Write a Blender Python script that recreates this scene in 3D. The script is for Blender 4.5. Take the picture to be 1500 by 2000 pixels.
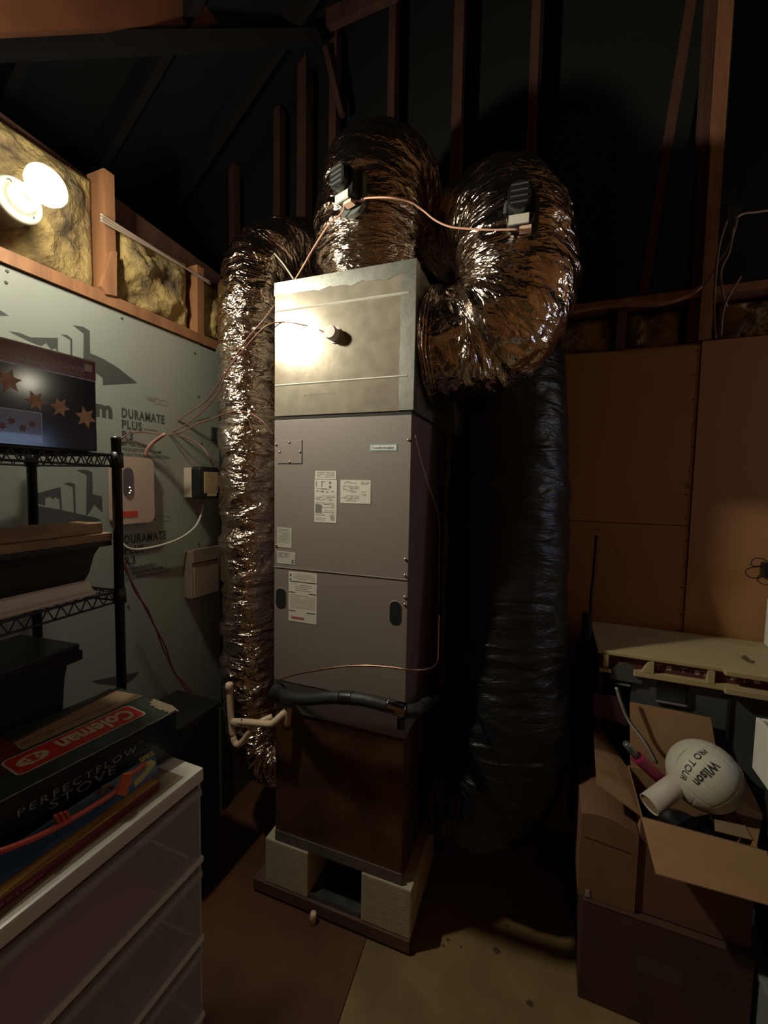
import bpy, bmesh, math, random
import numpy as np
from mathutils import Vector, Matrix, noise
random.seed(4)
for o in list(bpy.data.objects): bpy.data.objects.remove(o)
C = bpy.context.scene.collection
SC = bpy.context.scene

# ------------------------------------------------------------ camera
FPX, YAW, PITCH, ROLL, CZ = 818.6, math.radians(22.02), math.radians(3.70), math.radians(1.084), 1.667
_r = np.array([math.cos(YAW), math.sin(YAW), 0.0])
_w = np.array([-math.sin(YAW)*math.cos(PITCH), math.cos(YAW)*math.cos(PITCH), -math.sin(PITCH)])
_u = np.cross(_r, _w)
CR = _r*math.cos(ROLL)+_u*math.sin(ROLL); CU = -_r*math.sin(ROLL)+_u*math.cos(ROLL); CW = _w
cam = bpy.data.objects.new('camera', bpy.data.cameras.new('camera')); C.objects.link(cam)
cam.data.sensor_fit = 'HORIZONTAL'; cam.data.sensor_width = 36; cam.data.lens = FPX/1500*36
cam.data.clip_start = .02
M = Matrix(((CR[0], CU[0], -CW[0], 0), (CR[1], CU[1], -CW[1], 0), (CR[2], CU[2], -CW[2], CZ), (0, 0, 0, 1)))
cam.matrix_world = M
SC.camera = cam
# ------------------------------------------------------------ world, light, exposure
wd = bpy.data.worlds.new('world'); SC.world = wd; wd.use_nodes = True
wd.node_tree.nodes['Background'].inputs[0].default_value = (.6, .75, 1, 1)
wd.node_tree.nodes['Background'].inputs[1].default_value = .15
SC.view_settings.view_transform = 'Standard'; SC.view_settings.look = 'None'
SC.view_settings.exposure = 0.0; SC.view_settings.gamma = 1; SC.view_settings.use_curve_mapping = False
BULB_STRENGTH = 1060.0      # the bare reflector bulb on the left wall
LAMP2_STRENGTH = 50.0      # a second, dimmer bulb on the right-hand wall, outside the frame
WINDOW_STRENGTH = 5.0      # dusk daylight through the small window of the right-hand wall

def P(px, py, x=None, y=None, z=None, d=None):
    """point on a wall / shelf / floor plane seen at a photo pixel (1500x2000 frame)"""
    r = CW+CR*(px-750)/FPX+CU*(1000-py)/FPX
    if x is not None: t = x/r[0]
    elif y is not None: t = y/r[1]
    elif z is not None: t = (z-CZ)/r[2]
    else: t = d/np.linalg.norm(r)
    return Vector(r*t)+Vector((0, 0, CZ))

# ------------------------------------------------------------ materials
MC = {}
def mat(name, col, rough=.6, metal=0, var=.0, vscale=20, bump=0, bscale=60, spec=.5, col2=None, emit=None, trans=0, stretch=None, detail=4, coat=0, lo=.35, hi=.65, alpha=1):
    if name in MC: return MC[name]
    m = bpy.data.materials.new(name); m.use_nodes = True; nt = m.node_tree; b = nt.nodes['Principled BSDF']
    b.inputs['Roughness'].default_value = rough; b.inputs['Metallic'].default_value = metal
    b.inputs['Specular IOR Level'].default_value = spec
    b.inputs['Base Color'].default_value = (*col, 1)
    if trans: b.inputs['Transmission Weight'].default_value = trans; b.inputs['IOR'].default_value = 1.3
    if coat: b.inputs['Coat Weight'].default_value = coat
    if alpha < 1: b.inputs['Alpha'].default_value = alpha
    if emit: b.inputs['Emission Color'].default_value = (*emit[0], 1); b.inputs['Emission Strength'].default_value = emit[1]
    tc = None
    def coords():
        nonlocal tc
        if tc is None:
            t = nt.nodes.new('ShaderNodeTexCoord'); mp = nt.nodes.new('ShaderNodeMapping')
            if stretch: mp.inputs['Scale'].default_value = stretch
            nt.links.new(t.outputs['Object'], mp.inputs[0]); tc = mp.outputs[0]
        return tc
    if var or col2:
        n = nt.nodes.new('ShaderNodeTexNoise'); n.inputs['Scale'].default_value = vscale; n.inputs['Detail'].default_value = detail
        nt.links.new(coords(), n.inputs['Vector'])
        rp = nt.nodes.new('ShaderNodeValToRGB'); rp.color_ramp.elements[0].position = lo; rp.color_ramp.elements[1].position = hi
        c2 = col2 or tuple(c*(1-var) for c in col)
        rp.color_ramp.elements[0].color = (*c2, 1); rp.color_ramp.elements[1].color = (*col, 1)
        nt.links.new(n.outputs['Fac'], rp.inputs[0]); nt.links.new(rp.outputs[0], b.inputs['Base Color'])
    if bump:
        n = nt.nodes.new('ShaderNodeTexNoise'); n.inputs['Scale'].default_value = bscale; n.inputs['Detail'].default_value = 5
        nt.links.new(coords(), n.inputs['Vector'])
        bp = nt.nodes.new('ShaderNodeBump'); bp.inputs['Strength'].default_value = bump; bp.inputs['Distance'].default_value = .01
        nt.links.new(n.outputs['Fac'], bp.inputs['Height']); nt.links.new(bp.outputs[0], b.inputs['Normal'])
    MC[name] = m; return m
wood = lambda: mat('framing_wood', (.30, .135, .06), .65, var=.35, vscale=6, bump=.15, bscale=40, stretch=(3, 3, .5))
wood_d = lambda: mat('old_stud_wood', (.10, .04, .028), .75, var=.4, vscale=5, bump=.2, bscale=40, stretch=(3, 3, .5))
def foil_mat(name, col, rough, metal, k=1.0):
    """crumpled metallised film: creases come from two ridged, distorted noises"""
    m = mat(name, col, rough, metal); nt = m.node_tree; b = nt.nodes['Principled BSDF']; L = nt.links.new
    t = nt.nodes.new('ShaderNodeTexCoord'); hs = []
    for sc, di, w in ((11, 1.0, .9), (34, 1.4, .26), (90, .5, .04)):
        mp = nt.nodes.new('ShaderNodeMapping'); mp.inputs['Scale'].default_value = (1.5, .42, 1); mp.inputs['Rotation'].default_value = (0, 0, .22); L(t.outputs['UV'], mp.inputs[0])
        n = nt.nodes.new('ShaderNodeTexNoise'); n.inputs['Scale'].default_value = sc; n.inputs['Detail'].default_value = 2; n.inputs['Distortion'].default_value = di; L(mp.outputs[0], n.inputs['Vector'])
        a = nt.nodes.new('ShaderNodeMath'); a.operation = 'SUBTRACT'; a.inputs[1].default_value = .5; L(n.outputs['Fac'], a.inputs[0])
        c = nt.nodes.new('ShaderNodeMath'); c.operation = 'ABSOLUTE'; L(a.outputs[0], c.inputs[0])
        d = nt.nodes.new('ShaderNodeMath'); d.operation = 'MULTIPLY'; d.inputs[1].default_value = -w*k; L(c.outputs[0], d.inputs[0]); hs.append(d)
    e = nt.nodes.new('ShaderNodeMath'); L(hs[0].outputs[0], e.inputs[0]); L(hs[1].outputs[0], e.inputs[1])
    g = nt.nodes.new('ShaderNodeMath'); L(e.outputs[0], g.inputs[0]); L(hs[2].outputs[0], g.inputs[1])
    bp = nt.nodes.new('ShaderNodeBump'); bp.inputs['Strength'].default_value = 1; bp.inputs['Distance'].default_value = .035
    L(g.outputs[0], bp.inputs['Height']); L(bp.outputs[0], b.inputs['Normal'])
    return m
foil = foil_mat('duct_foil', (.70, .60, .52), .14, 1)
foil_shaded = foil_mat('duct_foil_shaded', (.010, .0105, .012), .36, .12, .42)  # foil in shade: the darkness is put into this near-black colour
tape = mat('foil_tape', (.46, .47, .43), .36, .9, var=.2, vscale=30, bump=.04, bscale=90)
galv = mat('galvanized_steel', (.46, .41, .33), .20, .55, var=.2, vscale=22, bump=.018, bscale=60)  # warm tint puts the room's orange reflection into the colour
galv_d = mat('galvanized_steel_dull', (.30, .27, .24), .42, .9, var=.35, vscale=9, bump=.08, bscale=40)
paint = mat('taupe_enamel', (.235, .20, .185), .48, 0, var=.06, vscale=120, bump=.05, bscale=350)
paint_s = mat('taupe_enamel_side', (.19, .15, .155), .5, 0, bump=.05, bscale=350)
black = mat('black_plastic', (.012, .012, .013), .35)
blackm = mat('black_matte', (.012, .012, .012), .8)
rubber = mat('black_foam_rubber', (.02, .021, .022), .55, bump=.2, bscale=50)
white_pl = mat('white_plastic', (.72, .73, .66), .35)
pvc = mat('pvc_cream', (.78, .60, .44), .4)
paper = mat('sticker_paper', (.66, .63, .56), .5)
ink = mat('grey_ink', (.17, .17, .16), .6)
ink_d = mat('black_ink', (.02, .02, .02), .6)
ink_w = mat('wall_ink', (.055, .058, .054), .7)
copper = mat('copper', (.60, .36, .26), .38, 1)
wire_m = mat('thermostat_wire', (.16, .07, .05), .5)
wire_w = mat('white_cable', (.62, .58, .50), .5)
screw_m = mat('screw_steel', (.8, .75, .65), .25, 1)

# ------------------------------------------------------------ object helpers
def wloc(o):
    v = Vector(o.location)
    while o.parent: o = o.parent; v += Vector(o.location)
    return v
def link(name, me, m, parent, smooth=False):
    """one mesh object; the mesh is given in world coordinates and re-centred on its own base"""
    if m is not None and not me.materials: me.materials.append(m)
    n = len(me.vertices); co = np.empty(n*3); me.vertices.foreach_get('co', co); co = co.reshape(-1, 3)
    c = (co.min(0)+co.max(0))/2; c[2] = co[:, 2].min()
    me.vertices.foreach_set('co', (co-c).ravel()); me.update()
    if smooth: me.polygons.foreach_set('use_smooth', [True]*len(me.polygons))
    o = bpy.data.objects.new(name, me); C.objects.link(o)
    o.location = Vector(c)-(wloc(parent) if parent else Vector((0, 0, 0)))
    if parent: o.parent = parent
    return o
def ob(name, bm, m, parent=None, smooth=False, bevel=0):
    if bevel:
        bmesh.ops.bevel(bm, geom=[e for e in bm.edges], offset=bevel, segments=2, affect='EDGES', profile=.6)
    bmesh.ops.recalc_face_normals(bm, faces=bm.faces)
    me = bpy.data.meshes.new(name); bm.to_mesh(me); bm.free()
    return link(name, me, m, parent, smooth)
def tag(o, label, cat, group=None):
    o['label'] = label; o['category'] = cat
    if group: o['group'] = group
    return o
def thing(name, loc, label, cat, group=None):
    o = bpy.data.objects.new(name, None); C.objects.link(o); o.location = loc; o.empty_display_size = .05
    return tag(o, label, cat, group)
def struct(o): o['kind'] = 'structure'; return o
def bx(x0, x1, y0, y1, z0, z1, bm=None, fr=None):
    bm = bm or bmesh.new(); f = fr or (lambda x, y, z: Vector((x, y, z)))
    v = [bm.verts.new(f(x, y, z)) for x in (x0, x1) for y in (y0, y1) for z in (z0, z1)]
    for q in ((0, 1, 3, 2), (4, 6, 7, 5), (0, 4, 5, 1), (2, 3, 7, 6), (0, 2, 6, 4), (1, 5, 7, 3)):
        bm.faces.new([v[i] for i in q])
    return bm
def beam(a, b, w, t, bm=None, up=(0, 0, 1)):
    """bar from a to b, w wide (sideways), t thick (along up)"""
    bm = bm or bmesh.new(); a = Vector(a); b = Vector(b); d = (b-a).normalized()
    s = d.cross(Vector(up)); s = s.normalized() if s.length > 1e-4 else Vector((1, 0, 0)); n = s.cross(d).normalized()
    v = [bm.verts.new(p+s*(i*w/2)+n*(j*t/2)) for p in (a, b) for i in (-1, 1) for j in (-1, 1)]
    for q in ((0, 1, 3, 2), (4, 6, 7, 5), (0, 4, 5, 1), (2, 3, 7, 6), (0, 2, 6, 4), (1, 5, 7, 3)): bm.faces.new([v[i] for i in q])
    return bm
def prism(pts, ext, bm=None):
    bm = bm or bmesh.new(); e = Vector(ext)
    a = [bm.verts.new(Vector(p)) for p in pts]; b = [bm.verts.new(Vector(p)+e) for p in pts]; n = len(a)
    bm.faces.new(a); bm.faces.new(b[::-1])
    for i in range(n): bm.faces.new([a[i], a[(i+1) % n], b[(i+1) % n], b[i]])
    return bm
def crom(pts, n):
    pts = [Vector(p) for p in pts]; q = [pts[0]*2-pts[1]]+pts+[pts[-1]*2-pts[-2]]; out = []
    for i in range(1, len(q)-2):
        for k in range(n):
            t = k/n; a, b, c, d = q[i-1:i+3]
            out.append(.5*((2*b)+(c-a)*t+(2*a-5*b+4*c-d)*t*t+(3*b-a-3*c+d)*t**3))
    return out+[pts[-1]]
def sweep(pts, radii, seg=8, bm=None, disp=None, caps=True):
    bm = bm or bmesh.new(); n = len(pts); rings = []
    if not hasattr(radii, '__len__'): radii = [radii]*n
    T = [(pts[min(i+1, n-1)]-pts[max(i-1, 0)]).normalized() for i in range(n)]
    N = T[0].orthogonal().normalized(); s = 0; S_ = []
    uvl = bm.loops.layers.uv.new('uv') if disp else None
    for i in range(n):
        N = (N-T[i]*N.dot(T[i])).normalized(); B = T[i].cross(N)
        if i: s += (pts[i]-pts[i-1]).length
        S_.append(s)
        R = []
        for k in range(seg):
            a = 2*math.pi*k/seg; d = N*math.cos(a)+B*math.sin(a)
            rr = radii[i]+(disp(s, a, radii[i], d) if disp else 0)
            R.append(bm.verts.new(pts[i]+d*rr))
        rings.append(R)
    for i in range(n-1):
        for k in range(seg):
            f = bm.faces.new([rings[i][k], rings[i][(k+1) % seg], rings[i+1][(k+1) % seg], rings[i+1][k]])
            if uvl:
                for l, (ii, kk) in zip(f.loops, ((i, k), (i, k+1), (i+1, k+1), (i+1, k))): l[uvl].uv = (S_[ii], 6.2832*kk/seg*.2)
    if caps: bm.faces.new(rings[0][::-1]); bm.faces.new(rings[-1])
    return bm
def tube(pts, r, seg=8, n=8, bm=None, **k):
    p = crom(pts, n) if n > 1 else [Vector(q) for q in pts]
    return sweep(p, r, seg, bm, **k)
def lathe(prof, o, axis, seg=32, bm=None):
    bm = bm or bmesh.new(); ax = Vector(axis).normalized(); a = ax.orthogonal().normalized(); b = ax.cross(a); rings = []
    for r, h in prof:
        rings.append([bm.verts.new(Vector(o)+ax*h+(a*math.cos(t)+b*math.sin(t))*max(r, 1e-5)) for t in [2*math.pi*k/seg for k in range(seg)]])
    for i in range(len(rings)-1):
        for k in range(seg): bm.faces.new([rings[i][k], rings[i][(k+1) % seg], rings[i+1][(k+1) % seg], rings[i+1][k]])
    bmesh.ops.remove_doubles(bm, verts=bm.verts, dist=2e-5)
    return bm
def flat(name, polys, m, parent, n=(0, 0, 1), off=.0006):
    """flat print: thin polygons just proud of a surface"""
    bm = bmesh.new(); n = Vector(n)
    for p in polys:
        try: f = bm.faces.new([bm.verts.new(Vector(q)+n*off) for q in p])
        except Exception: continue
        f.normal_update()
        if f.normal.dot(n) < 0: f.normal_flip()
    me = bpy.data.meshes.new(name); bm.to_mesh(me); bm.free()
    o = link(name, me, m, parent)
    if name in ('print_lines', 'print_blocks', 'frieze_print', 'lantern_print', 'printed_marks', 'printed_logo', 'certification_mark'): o['kind'] = 'stuff'
    return o
def text_co(body, bold=0.0, sp=1.0):
    cu = bpy.data.curves.new('t', 'FONT'); cu.body = body; cu.size = 1; cu.offset = bold; cu.resolution_u = 3; cu.space_character = sp
    o = bpy.data.objects.new('t', cu); C.objects.link(o); bpy.context.view_layer.update()
    me = bpy.data.meshes.new_from_object(o.evaluated_get(bpy.context.evaluated_depsgraph_get()))
    bpy.data.objects.remove(o); bpy.data.curves.remove(cu)
    return me
def text(name, body, org, X, Y, w, h, m, parent, bold=.0, off=.0008, mapf=None, sp=1.0):
    """lettering lying flat on a surface: org = lower left, X = reading direction, Y = up, w/h = size of the line"""
    me = text_co(body, bold, sp); n = len(me.vertices); co = np.empty(n*3); me.vertices.foreach_get('co', co); co = co.reshape(-1, 3)
    lo = co.min(0); hi = co.max(0); u = (co[:, 0]-lo[0])/(hi[0]-lo[0])*w; v = (co[:, 1]-lo[1])/(hi[1]-lo[1])*h
    if mapf: out = np.array([mapf(a, b) for a, b in zip(u, v)])
    else:
        X = np.array(Vector(X).normalized()); Y = np.array(Vector(Y).normalized()); N = np.cross(X, Y)
        out = np.array(org)[None]+u[:, None]*X+v[:, None]*Y+N*off
    me.vertices.foreach_set('co', out.ravel()); me.materials.clear()
    return link(name, me, m, parent)
def rrect(cx, cy, w, h, r, n=4):
    o = []
    for sx, sy, a0 in ((1, 1, 0), (-1, 1, 90), (-1, -1, 180), (1, -1, 270)):
        for k in range(n+1):
            a = math.radians(a0+90*k/n); o.append((cx+sx*(w/2-r)+r*math.cos(a), cy+sy*(h/2-r)+r*math.sin(a)))
    return o
def dup(root, dloc, label=None):
    r = root.copy(); C.objects.link(r); r.location = Vector(root.location)+Vector(dloc)
    if label: r['label'] = label
    for ch in list(root.children):
        c = ch.copy(); C.objects.link(c); c.parent = r
        for g in ch.children: d = g.copy(); C.objects.link(d); d.parent = c
    return r

# ============================================================ SETTING
LX, BY, HW = -1.5, 2.14, 2.279       # left wall, back wall, height of the sheathing
# floor of plywood sheets
fl = struct(ob('floor', bx(-3.7, 2.2, -2.4, 2.6, -.06, -.02), mat('subfloor', (.06, .045, .035), .8)))
ply_l = mat('light_plywood', (.27, .18, .075), .6, var=.35, vscale=5, bump=.1, bscale=50)
ply_r = mat('shaded_plywood', (.13, .048, .020), .6, var=.35, vscale=4, bump=.1, bscale=50)  # left sheet: the drawer cart's shadow is put into this darker colour
j0 = P(700, 1880, z=0); j1 = P(660, 2000, z=0); jd = (j1-j0); jx = lambda y: j0.x+jd.x*(y-j0.y)/jd.y  # sheet joint laid along that shadow's edge
G = .0015
ob('plywood_sheet', prism([(-3.7, -2.4, -.02), (jx(-2.4)-G, -2.4, -.02), (jx(2.6)-G, 2.6, -.02), (-3.7, 2.6, -.02)], (0, 0, .02)), ply_r, fl)
ob('plywood_sheet', prism([(jx(-2.4)+G, -2.4, -.02), (2.2, -2.4, -.02), (2.2, 2.6, -.02), (jx(2.6)+G, 2.6, -.02)], (0, 0, .02)), ply_l, fl)
# stains on the pale sheet
stain = mat('floor_stain', (.09, .05, .035), .6)
for k, (sx, sy, r) in enumerate([(970, 1857, .014), (875, 1835, .008), (842, 1812, .01), (850, 1824, .006), (866, 1847, .006), (990, 1808, .008), (900, 1850, .005), (1035, 1960, .012)]):
    c = P(sx, sy, z=0)
    flat('stain', [[c+Vector((math.cos(a)*r*(1+.3*noise.noise(Vector((k, a, 1)))), math.sin(a)*r*.8, 0)) for a in [i*.6283 for i in range(10)]]], stain, fl, off=.0008)

# left wall: foam sheathing boards on framing, top plate, short studs and batts above
wl = struct(ob('wall_left', bx(LX-.12, LX-.09, -2.4, 2.24, 0, 2.6), mat('wall_backing', (.05, .04, .035), .9)))
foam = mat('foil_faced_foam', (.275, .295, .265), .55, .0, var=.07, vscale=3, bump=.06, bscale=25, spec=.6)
ys1 = P(392, 680, x=LX).y
fb = ob('foam_board', bx(LX-.02, LX, .253, ys1-.001, 0, HW), foam, wl)
fb2 = ob('foam_board', bx(LX-.02, LX, ys1+.001, 1.585, 0, HW-.004), foam, wl)
ob('foam_board', bx(LX-.02, LX, -2.4, .25, 0, HW), foam, wl)
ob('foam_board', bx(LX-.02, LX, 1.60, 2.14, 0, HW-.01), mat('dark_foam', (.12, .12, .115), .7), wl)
ob('top_plate', bx(LX-.089, LX+.012, -2.4, 2.13, HW+.004, HW+.044), wood(), wl)
for y in (-.15, .26, .66, 1.065, 1.475, 1.88):
    ob('stud', bx(LX-.089, LX, y-.019, y+.019, HW+.046, 2.75 if y < 1.2 else 2.62), wood(), wl)
batt_m = mat('fiberglass_batt', (.36, .26, .10), .95, col2=(.09, .06, .035), vscale=9, bump=1, bscale=70, detail=8, lo=.36, hi=.56)
def batt(y0, y1, z0, z1, x, sgn, seed, axis='x', parent=None, amp=.045):
    bm = bmesh.new(); nu, nv = 34, 34; g = []
    for i in range(nu+1):
        row = []
        for j in range(nv+1):
            u = i/nu; v = j/nv; e = min(u, 1-u, v, 1-v)
            pil = (1-math.exp(-e*9))*.055
            d = pil+amp*(noise.noise(Vector((u*3.1, v*2.6, seed)))+.45*noise.noise(Vector((u*8, v*8, seed+3)))+.25*noise.noise(Vector((u*22, v*19, seed+5))))*min(1, e*9)
            a = y0+(y1-y0)*u; zz = z0+(z1-z0)*v
            row.append(bm.verts.new((x+sgn*d, a, zz) if axis == 'x' else (a, x+sgn*d, zz)))
        g.append(row)
    for i in range(nu):
        for j in range(nv): bm.faces.new([g[i][j], g[i+1][j], g[i+1][j+1], g[i][j+1]])
    ring = [g[i][0] for i in range(nu+1)]+[g[nu][j] for j in range(1, nv+1)]+[g[i][nv] for i in range(nu-1, -1, -1)]+[g[0][j] for j in range(nv-1, 0, -1)]
    back = [bm.verts.new((v.co.x-sgn*.045, v.co.y, v.co.z) if axis == 'x' else (v.co.x, v.co.y-sgn*.045, v.co.z)) for v in ring]
    n = len(ring)
    for i in range(n): bm.faces.new([ring[i], ring[(i+1) % n], back[(i+1) % n], back[i]])
    bm.faces.new(back)
    return ob('insulation_batt', bm, batt_m, parent, True)
for k, (a, b) in enumerate([(-.13, .24), (.28, .64), (.68, 1.045), (1.085, 1.455), (1.495, 1.86)]):
    batt(a+.003, b-.003, HW+.05, (2.72, 2.72, 2.72, 2.63, 2.60)[k], LX-.065, 1, k*7.3, 'x', wl)
# little wood scraps nailed beside the stud
ob('eave_board', beam((LX-.16, .2, 2.80), (LX-.16, 2.1, 2.66), .02, .10), wood_d(), wl)
ob('nailer', prism([P(213, 492, x=LX), P(221, 494, x=LX), P(221, 580, x=LX), P(200, 576, x=LX), P(190, 560, x=LX)], (.02, 0, 0)), wood(), wl)
ob('corner_post', bx(LX, LX+.012, 1.59, 1.625, 0, 1.9), blackm, wl)

# printing on the foam board
def LWp(*pts): return [P(a, b, x=LX) for a, b in pts]
NX = (1, 0, 0)
flat('printed_emblem', [LWp((142, 635), (162, 638), (175, 646), (176, 690), (200, 700), (230, 718), (268, 748), (201, 752), (200, 738), (187, 728), (187, 745), (162, 741), (163, 652)),
     LWp((17, 647), (38, 650), (60, 659), (113, 660), (113, 690), (108, 680), (100, 683), (90, 670), (80, 676), (60, 668)),
     LWp((118, 653), (130, 654), (141, 662), (141, 700), (137, 700), (137, 664)),
     LWp((-30, 590), (0, 606), (18, 617), (0, 617), (-30, 617))], ink_w, fb, NX)
flat('printed_emblem', [LWp((150, 918), (166, 917), (180, 922), (181, 965), (199, 970), (200, 1000), (184, 985), (172, 1004), (168, 1008), (169, 927)),
     LWp((57, 968), (118, 951), (121, 995), (117, 994), (116, 975), (108, 970), (104, 975), (98, 969), (88, 972), (88, 987), (58, 978)),
     LWp((125, 944), (135, 942), (146, 945), (148, 1003), (144, 1002), (142, 950)),
     LWp((57, 985), (120, 996), (190, 1012), (197, 1016), (150, 1027), (57, 1025))], ink_w, fb, NX)
flat('printed_emblem', [LWp((180, 1330), (272, 1312), (262, 1325), (240, 1340), (190, 1335))], ink_w, fb, NX)
YP, ZP = (0, 1, 0), (0, 0, 1)
for dz, b_ in ((0, .038), (-.476, .038)):
    o = lambda y, z: (LX, y, z+dz)
    text('printed_text', 'DURAMATE', o(1.092, 1.899), YP, ZP, .185, .036, ink_w, fb, b_, sp=1.18)
    text('printed_text', 'PLUS', o(1.092, 1.858), YP, ZP, .082, .034, ink_w, fb, b_, sp=1.18)
    text('printed_text', 'R3', o(1.092, 1.818), YP, ZP, .044, .033, ink_w, fb, b_, sp=1.18)
    text('printed_text', 'insulation', o(1.182, 1.864), YP, ZP, .06, .010, ink_w, fb)
    text('printed_text', 'EXTRA DURABLE', o(1.092, 1.795), YP, ZP, .135, .013, ink_w, fb, .01)
    text('printed_text', 'RESIDENTIAL FOAM', o(1.092, 1.776), YP, ZP, .165, .013, ink_w, fb, .01)
    text('printed_text', 'SHEATHING INSULATION', o(1.092, 1.757), YP, ZP, .205, .013, ink_w, fb, .01)
    # small outlined logo
    L = []
    def ring(cy, cz, ry, rz, t=.0022, n=20, a0=0, a1=6.2832):
        for k in range(n):
            a = a0+(a1-a0)*k/n; b = a0+(a1-a0)*(k+1)/n
            L.append([Vector((LX, cy+ry*math.cos(a), cz+rz*math.sin(a)+dz)), Vector((LX, cy+ry*math.cos(b), cz+rz*math.sin(b)+dz)),
                      Vector((LX, cy+(ry-t)*math.cos(b), cz+(rz-t)*math.sin(b)+dz)), Vector((LX, cy+(ry-t)*math.cos(a), cz+(rz-t)*math.sin(a)+dz))])
    ring(1.275, 1.985, .022, .012); ring(1.247, 1.985, .016, .012, a0=.6, a1=5.6)
    L.append([Vector((LX, 1.19, 1.999+dz)), Vector((LX, 1.25, 1.999+dz)), Vector((LX, 1.25, 1.996+dz)), Vector((LX, 1.19, 1.996+dz))])
    L.append([Vector((LX, 1.195, 1.992+dz)), Vector((LX, 1.235, 1.992+dz)), Vector((LX, 1.23, 1.981+dz)), Vector((LX, 1.205, 1.981+dz))])
    flat('printed_logo', L, ink, fb, NX)
text('printed_text', 'm', (LX, .995, 1.888), YP, ZP, .062, .045, ink_w, fb, .05)
text('printed_text', 'm', (LX, .93, 1.888), YP, ZP, .055, .045, ink_w, fb, .05)
nm = mat('nail_dark', (.05, .045, .04), .5)
for p in ((238, 622), (14, 530), (380, 690), (388, 775), (250, 1184), (12, 552), (393, 866), (388, 1062)):
    c = P(*p, x=LX); ob('nail', lathe([(0, .003), (.004, .0025), (.005, 0)], c, NX, 10), nm, wl)

# back wall: kraft sheathing panels, framing and batts above
kraft = mat('kraft_sheathing', (.38, .175, .065), .62, var=.10, vscale=2.5, bump=.05, bscale=120)
kraft2 = mat('kraft_sheathing_pale', (.40, .20, .08), .62, var=.10, vscale=2.5, bump=.05, bscale=120)
wb = struct(ob('wall_back', bx(-1.5, 2.2, BY+.13, BY+.15, 0, 2.5), mat('wall_backing2', (.05, .04, .035), .9)))
ob('sheathing_panel', bx(-1.49, .5385, BY, BY+.012, 1.518, HW-.006), kraft, wb)
ob('sheathing_panel', bx(-1.49, .5385, BY, BY+.012, 0, 1.515), kraft, wb)
ob('sheathing_panel', bx(.5425, 1.76, BY-.004, BY+.009, 0, HW+.005), kraft2, wb)
ob('sheathing_panel', bx(1.763, 2.2, BY-.003, BY+.009, 0, HW+.005), kraft, wb)
for i in range(16):
    z = 2.25-i*.1
    c = Vector((.528+.006*math.sin(i*5), BY, z)); ob('screw', lathe([(0, .0018), (.0035, .0014), (.004, 0)], c, (0, -1, 0), 8), nm, wb)
for p in ((1175, 830), (1345, 950), (1105, 1045), (1170, 1034), (1360, 880), (1330, 1200), (1140, 722), (1397, 673), (1205, 1075)):
    ob('screw', lathe([(0, .0018), (.0035, .0014), (.004, 0)], P(*p, y=BY-.001), (0, -1, 0), 8), nm, wb)
flat('stain', [[P(1345+7*math.cos(a), 948+7*math.sin(a), y=BY-.0005) for a in [i*.628 for i in range(10)]]], mat('mark', (.2, .13, .04), .7), wb, (0, -1, 0))
flat('tear', [[P(x, y, y=BY-.0005) for x, y in ((1085, 693), (1160, 690), (1280, 683), (1350, 676), (1352, 681), (1290, 689), (1230, 688), (1160, 697), (1085, 700))]], mat('kraft_torn', (.30, .19, .04), .9), wb, (0, -1, 0))
ob('bottom_plate', bx(-1.4, 2.2, BY+.013, BY+.1, HW-.03, HW+.005), wood(), wb)
ob('top_plate', bx(-.9, 2.2, BY-.005, BY+.09, 2.465, 2.50), wood(), wb)
for x in (.245, -.16, .51, .93, 1.34):
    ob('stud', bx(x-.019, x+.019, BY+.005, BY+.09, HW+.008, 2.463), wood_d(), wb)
for k, (a, b) in enumerate([(-.13, .215), (.27, .485), (.62, .905), (.96, 1.31)]):
    batt(a, b, HW+.01, 2.455, BY+.09, -1, 40+k*5, 'y', wb, .03)
# bent paper strap lying along the plate
pts = crom([P(1100, 612, y=BY-.02), P(1170, 598, y=BY-.02), P(1220, 592, y=BY-.03), P(1290, 590, y=BY-.04), P(1345, 575, y=BY-.04), P(1372, 558, y=BY-.02)], 6)
bm = bmesh.new(); last = None
for i, p in enumerate(pts):
    w = .018+.012*math.sin(i/len(pts)*3.14)
    q = [bm.verts.new(p+Vector((0, 0, w/2))), bm.verts.new(p-Vector((0, -.006, w/2))), bm.verts.new(p+Vector((0, .003, -w/2))), bm.verts.new(p+Vector((0, .003, w/2)))]
    if last:
        for k in range(4): bm.faces.new([last[k], last[(k+1) % 4], q[(k+1) % 4], q[k]])
    last = q
ob('paper_facing', bm, mat('kraft_paper', (.34, .17, .09), .8), wb, True)
# gable studs, braces
GY = 2.24
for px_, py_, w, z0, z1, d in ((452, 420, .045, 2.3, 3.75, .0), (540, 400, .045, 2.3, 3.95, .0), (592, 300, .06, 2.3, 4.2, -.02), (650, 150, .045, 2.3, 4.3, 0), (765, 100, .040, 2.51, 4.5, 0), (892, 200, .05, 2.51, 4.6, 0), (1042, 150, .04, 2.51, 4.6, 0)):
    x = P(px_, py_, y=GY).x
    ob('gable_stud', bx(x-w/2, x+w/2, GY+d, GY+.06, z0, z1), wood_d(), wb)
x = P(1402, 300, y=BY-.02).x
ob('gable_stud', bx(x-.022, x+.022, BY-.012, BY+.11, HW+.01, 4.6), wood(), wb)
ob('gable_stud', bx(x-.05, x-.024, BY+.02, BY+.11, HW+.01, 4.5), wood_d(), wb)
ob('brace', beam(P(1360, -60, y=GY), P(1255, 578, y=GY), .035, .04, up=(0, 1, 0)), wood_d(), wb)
ob('brace', beam(P(637, 95, y=GY-.05), P(668, 225, y=GY), .03, .04, up=(0, 1, 0)), wood_d(), wb)
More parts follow.
